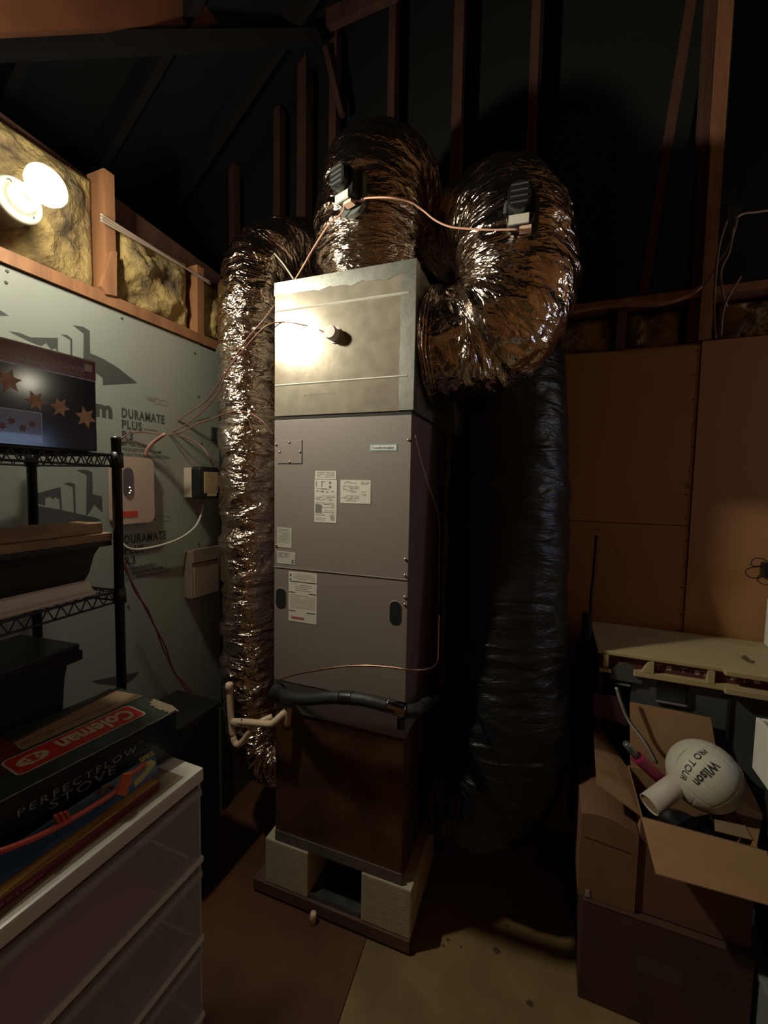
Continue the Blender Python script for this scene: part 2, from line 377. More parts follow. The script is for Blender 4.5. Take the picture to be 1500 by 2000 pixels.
ob('gable_beam', beam(P(640, 40, y=GY-.06), P(775, -22, y=GY-.06), .04, .09), wood_d(), wb)
felt = mat('black_roof_felt', (.0055, .006, .0065), .85, bump=.2, bscale=20)
struct(ob('wall_gable', bx(-3.7, 2.2, GY+.13, GY+.16, 2.2, 5.2), felt))
# roof
ce = struct(ob('ceiling', prism([(-3.7, -2.4, 2.35), (-3.7, -2.4, 2.31), (-.3, -2.4, 5.1), (2.3, -2.4, 5.1), (2.3, -2.4, 5.15), (-.3, -2.4, 5.15)][::-1], (0, 4.9, 0)), felt))
for k in range(9):
    y = 2.0-.42*k
    ob('rafter', beam((-3.6, y, 2.30), (-.4, y, 4.93), .038, .14), mat('dark_rafter', (.010, .008, .008), .9), ce)
ob('header_beam', beam(P(-120, 42, x=-1.75)+Vector((0, 0, .12)), P(470, 29, y=1.95)+Vector((0, 0, .12)), .05, .24), mat('header_wood', (.30, .11, .05), .7, var=.3, vscale=5), ce)
ob('collar_beam', beam(P(-120, 95, x=-2.0), P(620, 75, y=2.1), .05, .06), mat('dark_rafter', (.010, .008, .008), .9), ce)
# walls out of frame: right wall with a small window, wall behind
room = mat('room_wall', (.50, .25, .10), .7, var=.3, vscale=2)
wr = struct(ob('wall_right', bx(2.1, 2.14, -2.4, 2.24, 0, 1.78), room))
ob('wall_panel', bx(2.1, 2.14, -2.4, 2.24, 2.05, 5.1), room, wr); ob('wall_panel', bx(2.1, 2.14, -2.4, 1.45, 1.78, 2.05), room, wr); ob('wall_panel', bx(2.1, 2.14, 2.0, 2.24, 1.78, 2.05), room, wr)
struct(ob('wall_rear', bx(-3.7, 2.2, -2.44, -2.4, 0, 5.1), room))
struct(ob('wall_far_left', bx(-3.74, -3.7, -2.4, 2.3, 0, 2.4), felt))
wn = struct(ob('window_1', bx(2.085, 2.1, 1.43, 1.47, 1.76, 2.07, bx(2.085, 2.1, 1.98, 2.02, 1.76, 2.07, bx(2.085, 2.1, 1.47, 1.98, 1.76, 1.79, bx(2.085, 2.1, 1.47, 1.98, 2.04, 2.07)))), white_pl))
ob('pane', bx(2.135, 2.139, 1.45, 2.0, 1.78, 2.05), mat('dusk_sky', (.3, .4, .6), .5, emit=((.45, .62, 1.0), WINDOW_STRENGTH)), wn)

# ============================================================ LAMPS
def bulb_lamp(hp, bp, box_x, label, strength):
    hp = Vector(hp); ax = (Vector(bp)-hp).normalized()
    t = thing('lamp_holder', hp, label, 'lamp')
    ob('junction_box', lathe([(0, -box_x), (.05, -box_x), (.05, -.001), (0, -.001)], hp, ax, 8), galv_d, t)
    porc = mat('porcelain', (.42, .41, .34), .3)
    ob('base', lathe([(0, 0), (.058, 0), (.058, .010), (.05, .016), (.034, .02), (.032, .05), (.024, .052), (0, .052)], hp, ax, 32), porc, t, True)
    for s in (-1, 1):
        q = hp+ax*.015+Vector((0, s*.6, -s*.75)).normalized()*.042
        ob('screw', lathe([(0, .006), (.005, .005), (.006, 0)], q, ax, 10), screw_m, t)
    b = thing('light_bulb', hp+ax*.05, label.replace('holder', 'bulb'), 'light bulb')
    ob('cap', lathe([(0, .0), (.0135, .0), (.0135, .018), (.016, .022), (0, .022)], hp+ax*.052, ax, 20), screw_m, b, True)
    em = mat('bulb_glass_%g' % strength, (.9, .9, .85), .3, emit=((1, .93, .72), strength))
    em2 = mat('bulb_reflector_%g' % strength, (.9, .9, .85), .3, emit=((1, .93, .72), strength*.07))
    ob('reflector', lathe([(.016, .022), (.019, .035), (.032, .055), (.046, .075), (.0485, .088)], hp+ax*.052, ax, 32), em2, b, True)
    ob('glass', lathe([(.0485, .088), (.0475, .095), (.043, .102), (.030, .109), (.012, .113), (0, .1135)], hp+ax*.052, ax, 32), em, b, True)
    return t, b
hp = P(34, 393, x=-1.42); bp = P(70, 374, x=-1.33)
t, b = bulb_lamp(hp, bp, .10, 'x', BULB_STRENGTH)
t['label'] = 'white porcelain lamp holder screwed above the foam wall, beneath the lit bulb'
b['label'] = 'glowing reflector light bulb high on the left above the foam wall'
t2, b2 = bulb_lamp((2.02, 1.86, 2.46), (1.9, 1.80, 2.44), .06, 'y', LAMP2_STRENGTH)
t2['label'] = 'porcelain lamp holder on the right-hand wall near the window'; b2['label'] = 'dim bare light bulb on the right-hand wall near the window'

# ============================================================ AIR HANDLER
AA = math.radians(1.77); ca, sa = math.cos(AA), math.sin(AA)
def A(u, v, w): return Vector((ca*u-sa*v, sa*u+ca*v, w))
def abx(u0, u1, v0, v1, w0, w1, bm=None): return bx(u0, u1, v0, v1, w0, w1, bm, A)
AX, AY = Vector((ca, sa, 0)), Vector((-sa, ca, 0)); FN = tuple(-AY)
U0, U1, V0 = -.940, -.404, 1.348
ah = thing('air_handler', A(-.67, 1.62, .243), 'tall taupe upright air handler cabinet with shiny square metal plenum on top', 'air handler')
# base return box
ob('return_box', abx(U0+.004, U1-.004, V0+.004, 1.88, .243, .781), mat('return_steel', (.22, .12, .06), .5, .7, var=.4, vscale=7, bump=.06, bscale=30), ah, bevel=.002)  # brown reflection of the floor put into the steel's colour
ob('base_tape', abx(U0+.005, U1+.001, V0-.001, V0+.003, .244, .285), mat('dull_tape', (.25, .24, .22), .45, .6, var=.3, vscale=20), ah)
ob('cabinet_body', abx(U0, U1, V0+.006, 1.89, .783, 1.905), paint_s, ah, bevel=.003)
ob('upper_panel', abx(U0+.001, U1-.001, V0-.004, V0+.005, 1.351, 1.900), paint, ah, bevel=.0012)
ob('lower_panel', abx(U0+.001, U1-.001, V0-.004, V0+.005, .905, 1.347), paint, ah, bevel=.0012)
ob('bottom_panel', abx(U0+.001, U1-.001, V0-.002, V0+.005, .786, .902), mat('taupe_enamel_shaded', (.10, .08, .075), .45), ah, bevel=.0012)  # shade under the pipe put into the panel's darker colour
ob('panel_lip', abx(U0+.002, U1-.002, V0-.007, V0-.004, 1.3465, 1.3505), mat('lip', (.5, .45, .42), .35, .3), ah)
# dark recessed finger holes
for c, w, h in ((-.908, .044, .078), (-.447, .042, .082)):
    r_ = rrect(c, 1.228, w, h, .019, 6)
    ob('finger_hole', prism([A(x, V0-.0052, z) for x, z in r_], AY*.002), mat('hole_black', (.004, .004, .004), .9), ah)
    r2 = rrect(c, 1.228, w+.006, h+.006, .021, 6); n = len(r_); bm = bmesh.new()
    o1 = [bm.verts.new(A(x, V0-.0058, z)) for x, z in r_]; o2 = [bm.verts.new(A(x, V0-.0042, z)) for x, z in r2]
    for i in range(n): bm.faces.new([o1[i], o1[(i+1) % n], o2[(i+1) % n], o2[i]])
    ob('hole_rim', bm, paint, ah)
# knock-out cover plate, top left
ob('cover_plate', abx(-.924, -.820, V0-.0062, V0-.0045, 1.740, 1.824), paint, ah, bevel=.0006)
ob('plate_shadow_strip', abx(-.8196, -.8176, V0-.0048, V0-.0038, 1.738, 1.826, abx(-.924, -.8176, V0-.0048, V0-.0038, 1.737, 1.7392)), ink_d, ah)  # black strips painted as the plate's cast shadow, right and below
for u, w in ((-.873, 1.817), (-.871, 1.745), (-.827, 1.782), (-.915, 1.782), (-.414, 1.818), (-.4155, 1.418), (-.4155, 1.362), (-.4145, 1.288), (-.4145, 1.262), (-.929, 1.43), (-.931, 1.81)):
    ob('screw', lathe([(0, .005), (.004, .0045), (.0055, 0)], A(u, V0-.004, w), FN, 10), screw_m, ah, True)
def sticker(u0, u1, w0, w1, m=paper, name='sticker'):
    return ob(name, abx(u0, u1, V0-.0052, V0-.0042, w0, w1), m, ah)
def lines(st, u0, u1, w0, w1, n, seed, m=ink, h=.0018, fill=.85):
    rnd = random.Random(seed); Lp = []
    for i in range(n):
        w = w1-(w1-w0)*(i+.5)/n; u = u0
        while u < u1-.002:
            L_ = rnd.uniform(.004, .02); e = min(u+L_, u1)
            if rnd.random() < fill: Lp.append([A(u, V0-.0053, w), A(e, V0-.0053, w), A(e, V0-.0053, w+h), A(u, V0-.0053, w+h)])
            u = e+.0015
    flat('print_lines', Lp, m, st, FN, .0002)
def rects(st, rr, m=ink, name='print_blocks'):
    flat(name, [[A(a, V0-.0053, c), A(b, V0-.0053, c), A(b, V0-.0053, d), A(a, V0-.0053, d)] for a, b, c, d in rr], m, st, FN, .0003)
s = sticker(-.764, -.679, 1.684, 1.713); lines(s, -.758, -.686, 1.688, 1.710, 5, 1)
s = sticker(-.766, -.676, 1.527, 1.682)
lines(s, -.760, -.684, 1.605, 1.625, 4, 2); lines(s, -.760, -.684, 1.550, 1.600, 9, 3); lines(s, -.760, -.72, 1.532, 1.545, 2, 4, fill=1)
rects(s, [(-.762, -.736, 1.562, 1.592), (-.760, -.757, 1.655, 1.676), (-.738, -.735, 1.655, 1.676), (-.735, -.724, 1.673, 1.676), (-.707, -.699, 1.667, 1.675), (-.707, -.699, 1.652, 1.661),
          (-.758, -.748, 1.639, 1.642), (-.740, -.728, 1.637, 1.641), (-.720, -.708, 1.636, 1.639), (-.698, -.688, 1.639, 1.641), (-.760, -.715, 1.649, 1.6505), (-.738, -.705, 1.6465, 1.648)])
bm = []
for k in range(14):
    a = k*.4488; b = a+.4488
    bm.append([A(-.692+.008*math.cos(a), V0-.0053, 1.545+.010*math.sin(a)), A(-.692+.008*math.cos(b), V0-.0053, 1.545+.010*math.sin(b)), A(-.692+.006*math.cos(b), V0-.0053, 1.545+.008*math.sin(b)), A(-.692+.006*math.cos(a), V0-.0053, 1.545+.008*math.sin(a))])
flat('certification_mark', bm, ink, s, FN, .0003)
text('printed_text', 'UL', A(-.6965, V0-.0053, 1.5405), AX, (0, 0, 1), .009, .009, ink, s, .02, .0003)
s = sticker(-.662, -.546, 1.600, 1.682)
lines(s, -.658, -.60, 1.668, 1.677, 2, 6, fill=.7); lines(s, -.652, -.588, 1.632, 1.662, 7, 7, fill=.45); lines(s, -.655, -.59, 1.606, 1.628, 5, 8, fill=.7); lines(s, -.582, -.552, 1.664, 1.677, 3, 9); lines(s, -.582, -.562, 1.625, 1.642, 4, 10, fill=.6)
rects(s, [(-.606, -.600, 1.617, 1.620)])
s = sticker(-.926, -.862, 1.424, 1.500, mat('sticker_grey', (.5, .48, .42), .5)); lines(s, -.922, -.868, 1.440, 1.495, 11, 11)
s = sticker(-.926, -.846, 1.362, 1.409, mat('sticker_grey', (.5, .48, .42), .5)); lines(s, -.921, -.87, 1.385, 1.404, 5, 12); rects(s, [(-.888, -.884, 1.394, 1.402), (-.862, -.852, 1.366, 1.38)])
s = sticker(-.874, -.753, 1.146, 1.336)
lines(s, -.852, -.762, 1.305, 1.330, 5, 13, mat('tan_ink', (.38, .27, .17), .6)); lines(s, -.845, -.775, 1.262, 1.290, 4, 14); lines(s, -.866, -.76, 1.196, 1.250, 10, 15, mat('tan_ink', (.38, .27, .17), .6), fill=.95)
rects(s, [(-.868, -.756, 1.2975, 1.3005), (-.872, -.845, 1.256, 1.259), (-.786, -.756, 1.2555, 1.2585), (-.872, -.842, 1.185, 1.188), (-.794, -.758, 1.183, 1.186), (-.868, -.862, 1.318, 1.326), (-.868, -.862, 1.303, 1.310)], ink_d)
rects(s, [(-.862, -.806, 1.156, 1.165)], mat('red_print', (.35, .12, .10), .6))
# makers plate
s = sticker(-.552, -.452, 1.781, 1.805, mat('plate_teal', (.22, .36, .40), .4), 'name_plate')
ob('plate_face', abx(-.548, -.456, V0-.006, V0-.0051, 1.785, 1.801), paper, s)
text('printed_text', 'Comfortmaker', A(-.545, V0-.0061, 1.7885), AX, (0, 0, 1), .083, .009, mat('plate_blue', (.02, .09, .20), .5), s, .02, .0003)
# plenum
pl = ob('plenum', abx(U0-.002, U1+.002, V0, 1.70, 1.915, 2.397), galv, ah, bevel=.002)
ob('seam_band', abx(U0+.004, U1-.004, V0+.004, 1.69, 1.900, 1.9155), blackm, ah)
for w, d in ((2.296, 0), (2.028, 0)):
    bm = bmesh.new()
    v = [bm.verts.new(A(u, V0-q, w+dz)) for u in (U0, U1-.02) for q, dz in ((0, -.004), (.0035, 0), (0, .004))]
    bm.faces.new([v[0], v[1], v[4], v[3]]); bm.faces.new([v[1], v[2], v[5], v[4]])
    ob('cross_bead', bm, mat('bead_steel', (.75, .74, .66), .55, .6), ah)
def ragged(u0, u1, w0, w1, side, amp=.006, n=22, seed=0):
    pts = []
    if side == 'bottom':
        pts = [A(u0, V0, w1), A(u1, V0, w1)]+[A(u1+(u0-u1)*i/n, V0, w0+amp*noise.noise(Vector((i*.5, seed, 0)))) for i in range(n+1)]
    else:
        pts = [A(u1, V0, w0), A(u1, V0, w1)]+[A(u0+amp*noise.noise(Vector((i*.5, seed, 0))), V0, w1+(w0-w1)*i/n) for i in range(n+1)]
    return prism(pts, -AY*.0012)
ob('sealing_tape', ragged(U0-.003, U1+.003, 2.352, 2.399, 'bottom', .016, 26, 2), tape, ah)
ob('sealing_tape', ragged(-.452, U1+.003, 1.917, 2.350, 'right', .004, 20, 5), tape, ah)
ob('sealing_tape', abx(U1+.0005, U1+.0035, V0, V0+.04, 1.917, 2.398), tape, ah)
ob('sealing_tape', abx(U0-.003, U1+.003, V0, V0+.05, 2.3975, 2.3985), tape, ah)
text('printed_text', '|||  0415 CT 21 GALV', A(-.815, V0, 1.98), AX, (0, 0, 1), .13, .010, ink, ah, 0, .0006)

# stand: wood pad + concrete blocks
pad = thing('platform', A(-.69, 1.6, 0), 'low dark wooden platform on the floor under the concrete blocks', 'platform')
ob('deck_board', abx(-1.03, -.368, 1.335, 1.92, .012, .055), mat('pad_wood', (.13, .075, .055), .7, var=.3, vscale=5, bump=.15), pad)
ob('skirt_board', abx(-1.02, -.378, 1.345, 1.90, 0, .012), mat('pad_wood', (.13, .075, .055), .7), pad)
blk = mat('concrete_block', (.50, .45, .34), .9, var=.15, vscale=40, bump=.2, bscale=160)
def block(u0, u1, v0, v1, label):
    t = thing('concrete_block', A((u0+u1)/2, (v0+v1)/2, .055), label, 'concrete block')
    ob('block_body', abx(u0, u1, v0, v1, .055, .242), blk, t, bevel=.006)
    return t
block(-.978, -.782, 1.342, 1.70, 'pale concrete block under the left front corner of the air handler')
block(-.558, -.366, 1.342, 1.70, 'pale concrete block under the right front corner of the air handler')
pan = thing('metal_pan', A(-.67, 1.5, .06), 'grey sheet metal tray lying between the two concrete blocks', 'tray')
ob('tray_bottom', abx(-.775, -.565, 1.352, 1.75, .057, .062), mat('tray_steel', (.25, .27, .28), .35, .8, var=.4, vscale=12), pan)
ob('tray_back', abx(-.775, -.565, 1.745, 1.75, .062, .235), mat('tray_steel', (.25, .27, .28), .35, .8), pan)
ob('tray_lip', abx(-.775, -.565, 1.347, 1.352, .057, .075), mat('tray_steel', (.25, .27, .28), .35, .8), pan)
cp = ob('pipe_cap', lathe([(0, 0), (.012, .001), (.0125, .034), (.010, .040), (0, .040)], A(-.742, 1.312, .002), (.05, .1, 1), 18), pvc, None, True)
tag(cp, 'small white plastic pipe stub poking out below the tray on the platform edge', 'pipe')

# ============================================================ DUCTS
def wrinkle(seed, amp=.010, ridge=.0013, pitch=.045, fold=1.0):
    def f(s, a, R, d):
        c, sn = math.cos(a)*R, math.sin(a)*R
        n1 = noise.noise(Vector((c*5+seed, sn*5, s*11)))
        n2 = 1-abs(noise.noise(Vector((c*7, sn*7+seed, s*30))))*2.2
        n3 = 1-abs(noise.noise(Vector((c*16+3, sn*16, s*52+seed))))*2.0
        n4 = 1-abs(noise.noise(Vector((c*11+s*14, sn*11-s*9+seed, s*8))))*2.4
        return amp*n1*fold+amp*.45*n2+amp*.25*n3+amp*.35*n4-amp*.7+ridge*math.cos(s/pitch*6.2832+noise.noise(Vector((c*4, sn*4, s*3)))*3)
    return f
def duct(name, pts, radii, label, m, seed, seg=110, n=44, amp=.010, **k):
    path = crom(pts, n); L = len(path)
    rr = [float(np.interp(i/(L-1)*(len(radii)-1), range(len(radii)), radii)) for i in range(L)]
    t = thing(name, pts[0], label, 'duct')
    ob('foil_jacket', sweep(path, rr, seg, disp=wrinkle(seed, amp, **k)), m, t, True)
    return t
c1 = A(-.665, 1.60, 0)
d1 = duct('flexible_duct', [(c1.x, c1.y, 2.402), (c1.x-.01, c1.y, 2.55), (c1.x-.01, c1.y+.0, 2.70), (c1.x-.01, c1.y+.05, 2.85), (c1.x-.01, c1.y+.18, 2.95), (c1.x-.02, c1.y+.38, 2.97), (c1.x-.05, c1.y+.65, 2.95)],
     [.185, .205, .215, .215, .215, .21, .19], 'fat wrinkled foil duct rising from the top of the metal plenum', foil, 1.7, amp=.013)
ob('duct_collar', lathe([(.19, 0), (.21, .001), (.205, .02), (.2, .02)], (c1.x, c1.y, 2.400), (0, 0, 1), 48), galv, d1, True)
d2p = [A(-.385, 1.55, 2.175), A(-.33, 1.55, 2.172), P(925, 672, y=1.56), P(975, 635, y=1.55), P(1002, 580, y=1.56), P(1006, 505, y=1.60), P(997, 455, y=1.66), P(976, 432, y=1.76), P(930, 440, y=1.93), P(880, 470, y=2.10)]
d2 = duct('flexible_duct', d2p, [.17, .195, .20, .205, .205, .208, .205, .20, .19, .18], 'fat foil duct looping from the right side of the plenum up and back', foil, 8.2, seg=120, amp=.014)
# gathered sleeve where the loop meets the plenum
slv = sweep(crom([A(-.398, 1.55, 2.175), A(-.375, 1.55, 2.175), A(-.35, 1.55, 2.175)], 14), [.17+.035*math.sin(i/28*3.14)+.010*math.sin(i*1.3) for i in range(29)], 110, disp=wrinkle(3.1, .022, ridge=0))
ob('gathered_sleeve', slv, foil, d2, True)
dl = duct('flexible_duct', [(-1.02, 1.53, .42), (-1.13, 1.51, .41), (-1.215, 1.5, .50), (-1.245, 1.5, .72), (-1.25, 1.5, 1.1), (-1.25, 1.5, 1.5), (-1.25, 1.5, 1.9), (-1.25, 1.5, 2.2), (-1.25, 1.52, 2.45), (-1.255, 1.62, 2.66), (-1.22, 1.82, 2.78), (-1.15, 2.05, 2.85)],
     [.07, .10, .11, .122, .125, .125, .128, .13, .14, .155, .16, .15], 'slim foil duct standing between the foam wall and the air handler', foil, 5.5, seg=90, n=36, amp=.017)
db = duct('flexible_duct', [(-.62, 1.93, 2.16), (-.47, 1.93, 2.34), (-.34, 1.92, 2.37), (-.22, 1.89, 2.22), (-.19, 1.84, 1.8), (-.175, 1.80, 1.4), (-.165, 1.74, 1.05), (-.15, 1.70, .78), (-.16, 1.68, .58), (-.22, 1.66, .44), (-.33, 1.65, .42), (-.40, 1.65, .42)],
     [.17, .18, .20, .22, .235, .245, .24, .235, .24, .235, .21, .18, .17], 'huge shade-darkened foil duct dropping behind the loop to the floor right of the air handler', foil_shaded, 9.9, seg=90, n=30, amp=.010)

# zone dampers on the ducts
def surf_frame(px_, py_, yy, nrm, size):
    p = P(px_, py_, y=yy); n = Vector(nrm).normalized(); up = Vector((0, 0, 1)); up = (up-n*up.dot(n)).normalized(); sx = up.cross(n)
    return p, sx, up, n
def damper(px_, py_, yy, nrm, label, tilt=0):
    p, sx, up, n = surf_frame(px_, py_, yy, nrm, 1)
    c, s_ = math.cos(tilt), math.sin(tilt); sx, up = sx*c+up*s_, up*c-sx*s_
    F = lambda x, y, z: p+sx*x+up*y+n*z
    t = thing('damper_actuator', p, label, 'actuator')
    ol = rrect(0, .005, .082, .125, .038, 6)
    ob('housing', prism([F(x, y, -.03) for x, y in ol], n*.055), black, t, bevel=.003)
    il = rrect(-.004, .018, .066, .085, .032, 6)
    ob('dome', prism([F(x, y, .025) for x, y in il], n*.03), black, t, bevel=.004)
    for k in range(4): ob('rib', prism([F(-.028, -.008+k*.017, .055), F(.02, -.008+k*.017, .055), F(.02, -.004+k*.017, .055), F(-.028, -.004+k*.017, .055)], n*.003), mat('grey_plastic', (.09, .09, .085), .4), t)
    lb = ob('label_plate', prism([F(-.032, -.052, .025), F(.026, -.052, .025), F(.026, -.024, .025), F(-.032, -.024, .025)], n*.006), paper, t)
    ob('base_flange', prism([F(x*1.25, y*1.1-.004, -.035) for x, y in rrect(0, 0, .085, .13, .03, 5)], n*.02), mat('damper_grey', (.10, .11, .10), .45), t)
    ob('terminal_block', prism([F(.0, -.066, .0), F(.034, -.066, .0), F(.034, -.056, .0), F(.0, -.056, .0)], n*.025), mat('peach_plastic', (.75, .5, .38), .5), t)
    return F
f1 = damper(680, 372, 1.345, (-.25, -.95, .05), 'black damper actuator with grey label on the duct above the plenum', .05)
f2 = damper(1017, 415, 1.375, (.05, -.97, .05), 'black damper actuator with grey label on the looping right duct', -.02)

# ============================================================ small items on the plenum, pipes
sp = A(-.693, V0, 2.186)
t = thing('temperature_sensor', sp, 'grey round duct temperature sensor on the front of the plenum', 'sensor')
ob('mounting_disc', lathe([(0, 0), (.028, 0), (.028, .006), (0, .006)], sp, FN, 24), mat('sensor_grey', (.46, .42, .40), .5), t)
ob('cap', lathe([(0, .006), (.022, .006), (.024, .03), (.021, .042), (0, .043)], sp, FN, 24), mat('sensor_grey', (.46, .42, .40), .5), t)
def wire(pts, r, label, m=wire_m, cat='wire', name='wire', n=8, seg=7, group=None):
    o = ob(name, tube(pts, r, seg, n), m, None, True); return tag(o, label, cat, group)
wire([sp+Vector((-.02, -.03, 0)), P(620, 643, y=1.33), P(590, 634, y=1.32), P(555, 629, y=1.32), P(525, 634, y=1.30), P(500, 655, y=1.30), P(470, 690, y=1.32), P(440, 728, y=1.34), P(420, 760, y=1.38), P(400, 785, y=1.40), P(360, 812, y=1.36), P(330, 838, y=1.32), P(318, 852, y=1.3)], .0028, 'brown sensor wire drooping from the plenum sensor to the foam wall')
wire([P(537, 595, y=1.34), P(515, 625, y=1.33), P(480, 665, y=1.33), P(455, 705, y=1.33), P(437, 740, y=1.34), P(428, 765, y=1.36), P(405, 793, y=1.38), P(365, 828, y=1.35), P(322, 850, y=1.3)], .0028, 'brown wire climbing from the wall bundle past the left edge of the plenum')
wire([P(320, 851, y=1.3), P(350, 845, y=1.32), P(382, 830, y=1.36), P(415, 818, y=1.34), P(440, 808, y=1.32), P(465, 803, y=1.31), P(490, 808, y=1.31), P(515, 825, y=1.31), P(534, 850, y=1.32)], .0028, 'brown wire looping from the wall bundle to the cabinet edge')
wire([P(320, 850, y=1.3), P(350, 832, y=1.36), P(385, 822, y=1.42), P(410, 815, y=1.5)], .0022, 'thin dark wire running behind the slim duct')
wire([P(320, 848, y=1.3), P(345, 851, y=1.3), P(370, 857, y=1.3), P(395, 873, y=1.3), P(408, 893, y=1.3), P(418, 912, y=1.33)], .0028, 'brown wire curving down to the black transformer')
wire([P(230, 862, x=LX+.004), P(250, 848, x=LX+.01), P(275, 844, x=LX+.02), P(300, 847, x=LX+.04), P(320, 850, x=LX+.08)], .0024, 'thin wire arcing across the lettering on the foam wall')
wire([P(284, 889, x=LX+.003), P(290, 874, x=LX+.02), P(302, 862, x=LX+.04), P(322, 848, x=LX+.09)], .007, 'reddish bundle of wires coming out of the wall above the thermostat', mat('bundle', (.45, .22, .16), .5))
wire([f1(.03, -.06, .02), P(709, 392, y=1.34), P(716, 387, y=1.34), P(760, 386, y=1.33), P(800, 394, y=1.36), P(825, 410, y=1.38), P(850, 430, y=1.38), P(880, 443, y=1.37), P(920, 447, y=1.36), P(960, 449, y=1.35), P(1005, 448, y=1.34), f2(.0, -.065, .02)], .003, 'pinkish wire sagging between the two duct dampers', mat('pink_wire', (.50, .26, .19), .5))
wire([f1(.0, -.06, .02), P(668, 415, y=1.34), P(640, 442, y=1.34), P(612, 485, y=1.36), P(592, 520, y=1.37), P(575, 548, y=1.40)], .003, 'pinkish wire from the upper damper down behind the plenum', mat('pink_wire', (.50, .26, .19), .5))
wire([P(536, 495, y=1.5), P(555, 518, y=1.48), P(573, 545, y=1.45)], .003, 'pale cable end rising left of the plenum top', wire_w)
# cables along the top of the left wall
for k in range(3):
    dy = k*6
    wire([P(196, 418+dy, x=LX+.03), P(240, 446+dy*.7, x=LX+.03), P(300, 484+dy*.3, x=LX+.03), P(360, 522, x=LX+.03), P(412, 556-dy*.4, x=LX+.03)], .004, ['upper', 'middle', 'lowest'][k]+' of three grey cables running along the insulation above the foam wall', mat('grey_cable', (.25, .19, .15), .6), 'cable', 'cable')
# cables at the right edge near the tall stud
cabs = [[(1440, 425), (1428, 470), (1400, 520), (1370, 570)], [(1432, 445), (1425, 490), (1408, 530), (1412, 575), (1420, 600)], [(1420, 430), (1405, 480), (1398, 540), (1395, 600), (1398, 660)], [(1447, 540), (1425, 575), (1412, 610), (1408, 655)]]
for k, cpts in enumerate(cabs):
    wire([P(*q, y=2.10-.008*k) for q in cpts], .0045, ['pale cable crossing in front of the tall stud', 'pale cable looping right of the tall stud', 'pale cable dropping beside the tall stud', 'pale cable curving down to the sheathing top at right'][k], mat('dusty_cable', (.26, .20, .15), .6), 'cable', 'cable')
wire([P(1520, 408, y=2.1), P(1480, 414, y=2.1), P(1450, 418, y=2.1), P(1436, 428, y=2.1)], .004, 'grey cable running in from the right edge of the photo', wire_w, 'cable', 'cable')
t = thing('junction_box', P(1425, 430, y=2.15), 'small dark cable box beside the tall stud at upper right', 'box')
ob('box_body', bx(P(1415, 430, y=2.15).x, P(1442, 430, y=2.15).x, 2.12, 2.17, P(1425, 440, y=2.15).z, P(1425, 412, y=2.15).z), mat('dark_steel', (.05, .055, .055), .5, .4), t)

# suction line in black foam, copper liquid line
t = thing('insulated_pipe', A(-.9, 1.3, .9), 'black foam insulated refrigerant pipe across the lower front of the air handler', 'pipe')
ip = [P(548, 1352, y=1.31), P(566, 1362, y=1.25), P(600, 1366, y=1.23), P(650, 1362, y=1.22), P(700, 1365, y=1.22), P(745, 1375, y=1.225), P(790, 1388, y=1.24), P(818, 1385, y=1.28), P(840, 1368, y=1.42), P(858, 1352, y=1.60)]
ob('foam_sleeve', tube(ip, .021, 18, 10), rubber, t, True)
ob('tape_wrap', tube([P(756, 1377, y=1.227), P(772, 1382, y=1.23), P(790, 1388, y=1.238)], .0235, 18, 6), mat('glossy_tape', (.35, .35, .35), .12, 1), t, True)
ob('tape_wrap', tube([P(665, 1362, y=1.22), P(680, 1363, y=1.22), P(690, 1364, y=1.22)], .0225, 18, 4), black, t, True)
ob('valve_boot', lathe([(0, -.03), (.03, -.03), (.034, .0), (.03, .03), (0, .032)], P(545, 1350, y=1.31), (.2, -1, .0), 20), blackm, t, True)
ob('fitting', lathe([(0, 0), (.012, 0), (.012, .035), (.006, .037), (0, .037)], P(783, 1402, y=1.25), (0, 0, -1), 16), black, t, True)
wire([P(540, 1330, y=1.31), P(575, 1318, y=1.26), P(620, 1309, y=1.245), P(660, 1303, y=1.24), P(710, 1300, y=1.24), P(760, 1303, y=1.25), P(800, 1308, y=1.26), P(832, 1307, y=1.31), P(850, 1299, y=1.38), P(855, 1280, y=1.42), P(857, 1200, y=1.44)], .0034, 'thin copper pipe arching across the lower panel of the air handler', copper, 'pipe', 'copper_pipe')
wire([P(811, 850, y=1.335), P(822, 895, y=1.345), P(835, 940, y=1.36), P(850, 985, y=1.39), P(858, 1025, y=1.42), P(857, 1100, y=1.44), P(857, 1190, y=1.44)], .0016, 'hair-thin wire hanging along the right side of the cabinet')
ob_ = ob('drain_knob', lathe([(0, 0), (.011, 0), (.012, .02), (0, .022)], P(560, 1310, y=1.34), (0, -1, 0), 16), mat('dark_knob', (.04, .02, .03), .5), ah, True)
# PVC condensate trap
t = thing('drain_pipe', P(456, 1450, y=1.30), 'cream plastic condensate drain pipe with trap beside the lower left of the air handler', 'pipe')
YP_ = 1.27
ob('riser', tube([P(448, 1335, y=YP_), P(451, 1400, y=YP_), P(455, 1440, y=YP_)], .0125, 18, 4), pvc, t, True)
ob('trap_bend', tube([P(455, 1438, y=YP_), P(459, 1450, y=YP_), P(466, 1454, y=YP_), P(476, 1446, y=YP_), P(492, 1424, y=YP_), P(510, 1410, y=YP_+.02), P(532, 1400, y=YP_+.05)], .0125, 18, 6), pvc, t, True)
ob('horizontal_run', tube([P(452, 1409, y=YP_), P(490, 1411, y=YP_-.01), P(525, 1414, y=YP_-.015), P(534, 1411, y=YP_-.015), P(555, 1392, y=YP_+.01)], .0125, 18, 6), pvc, t, True)
ob('cap', lathe([(0, .035), (.012, .032), (.0155, .026), (.0155, 0), (.0125, 0)], P(448, 1349, y=YP_), (0, 0, 1), 20), pvc, t, True)
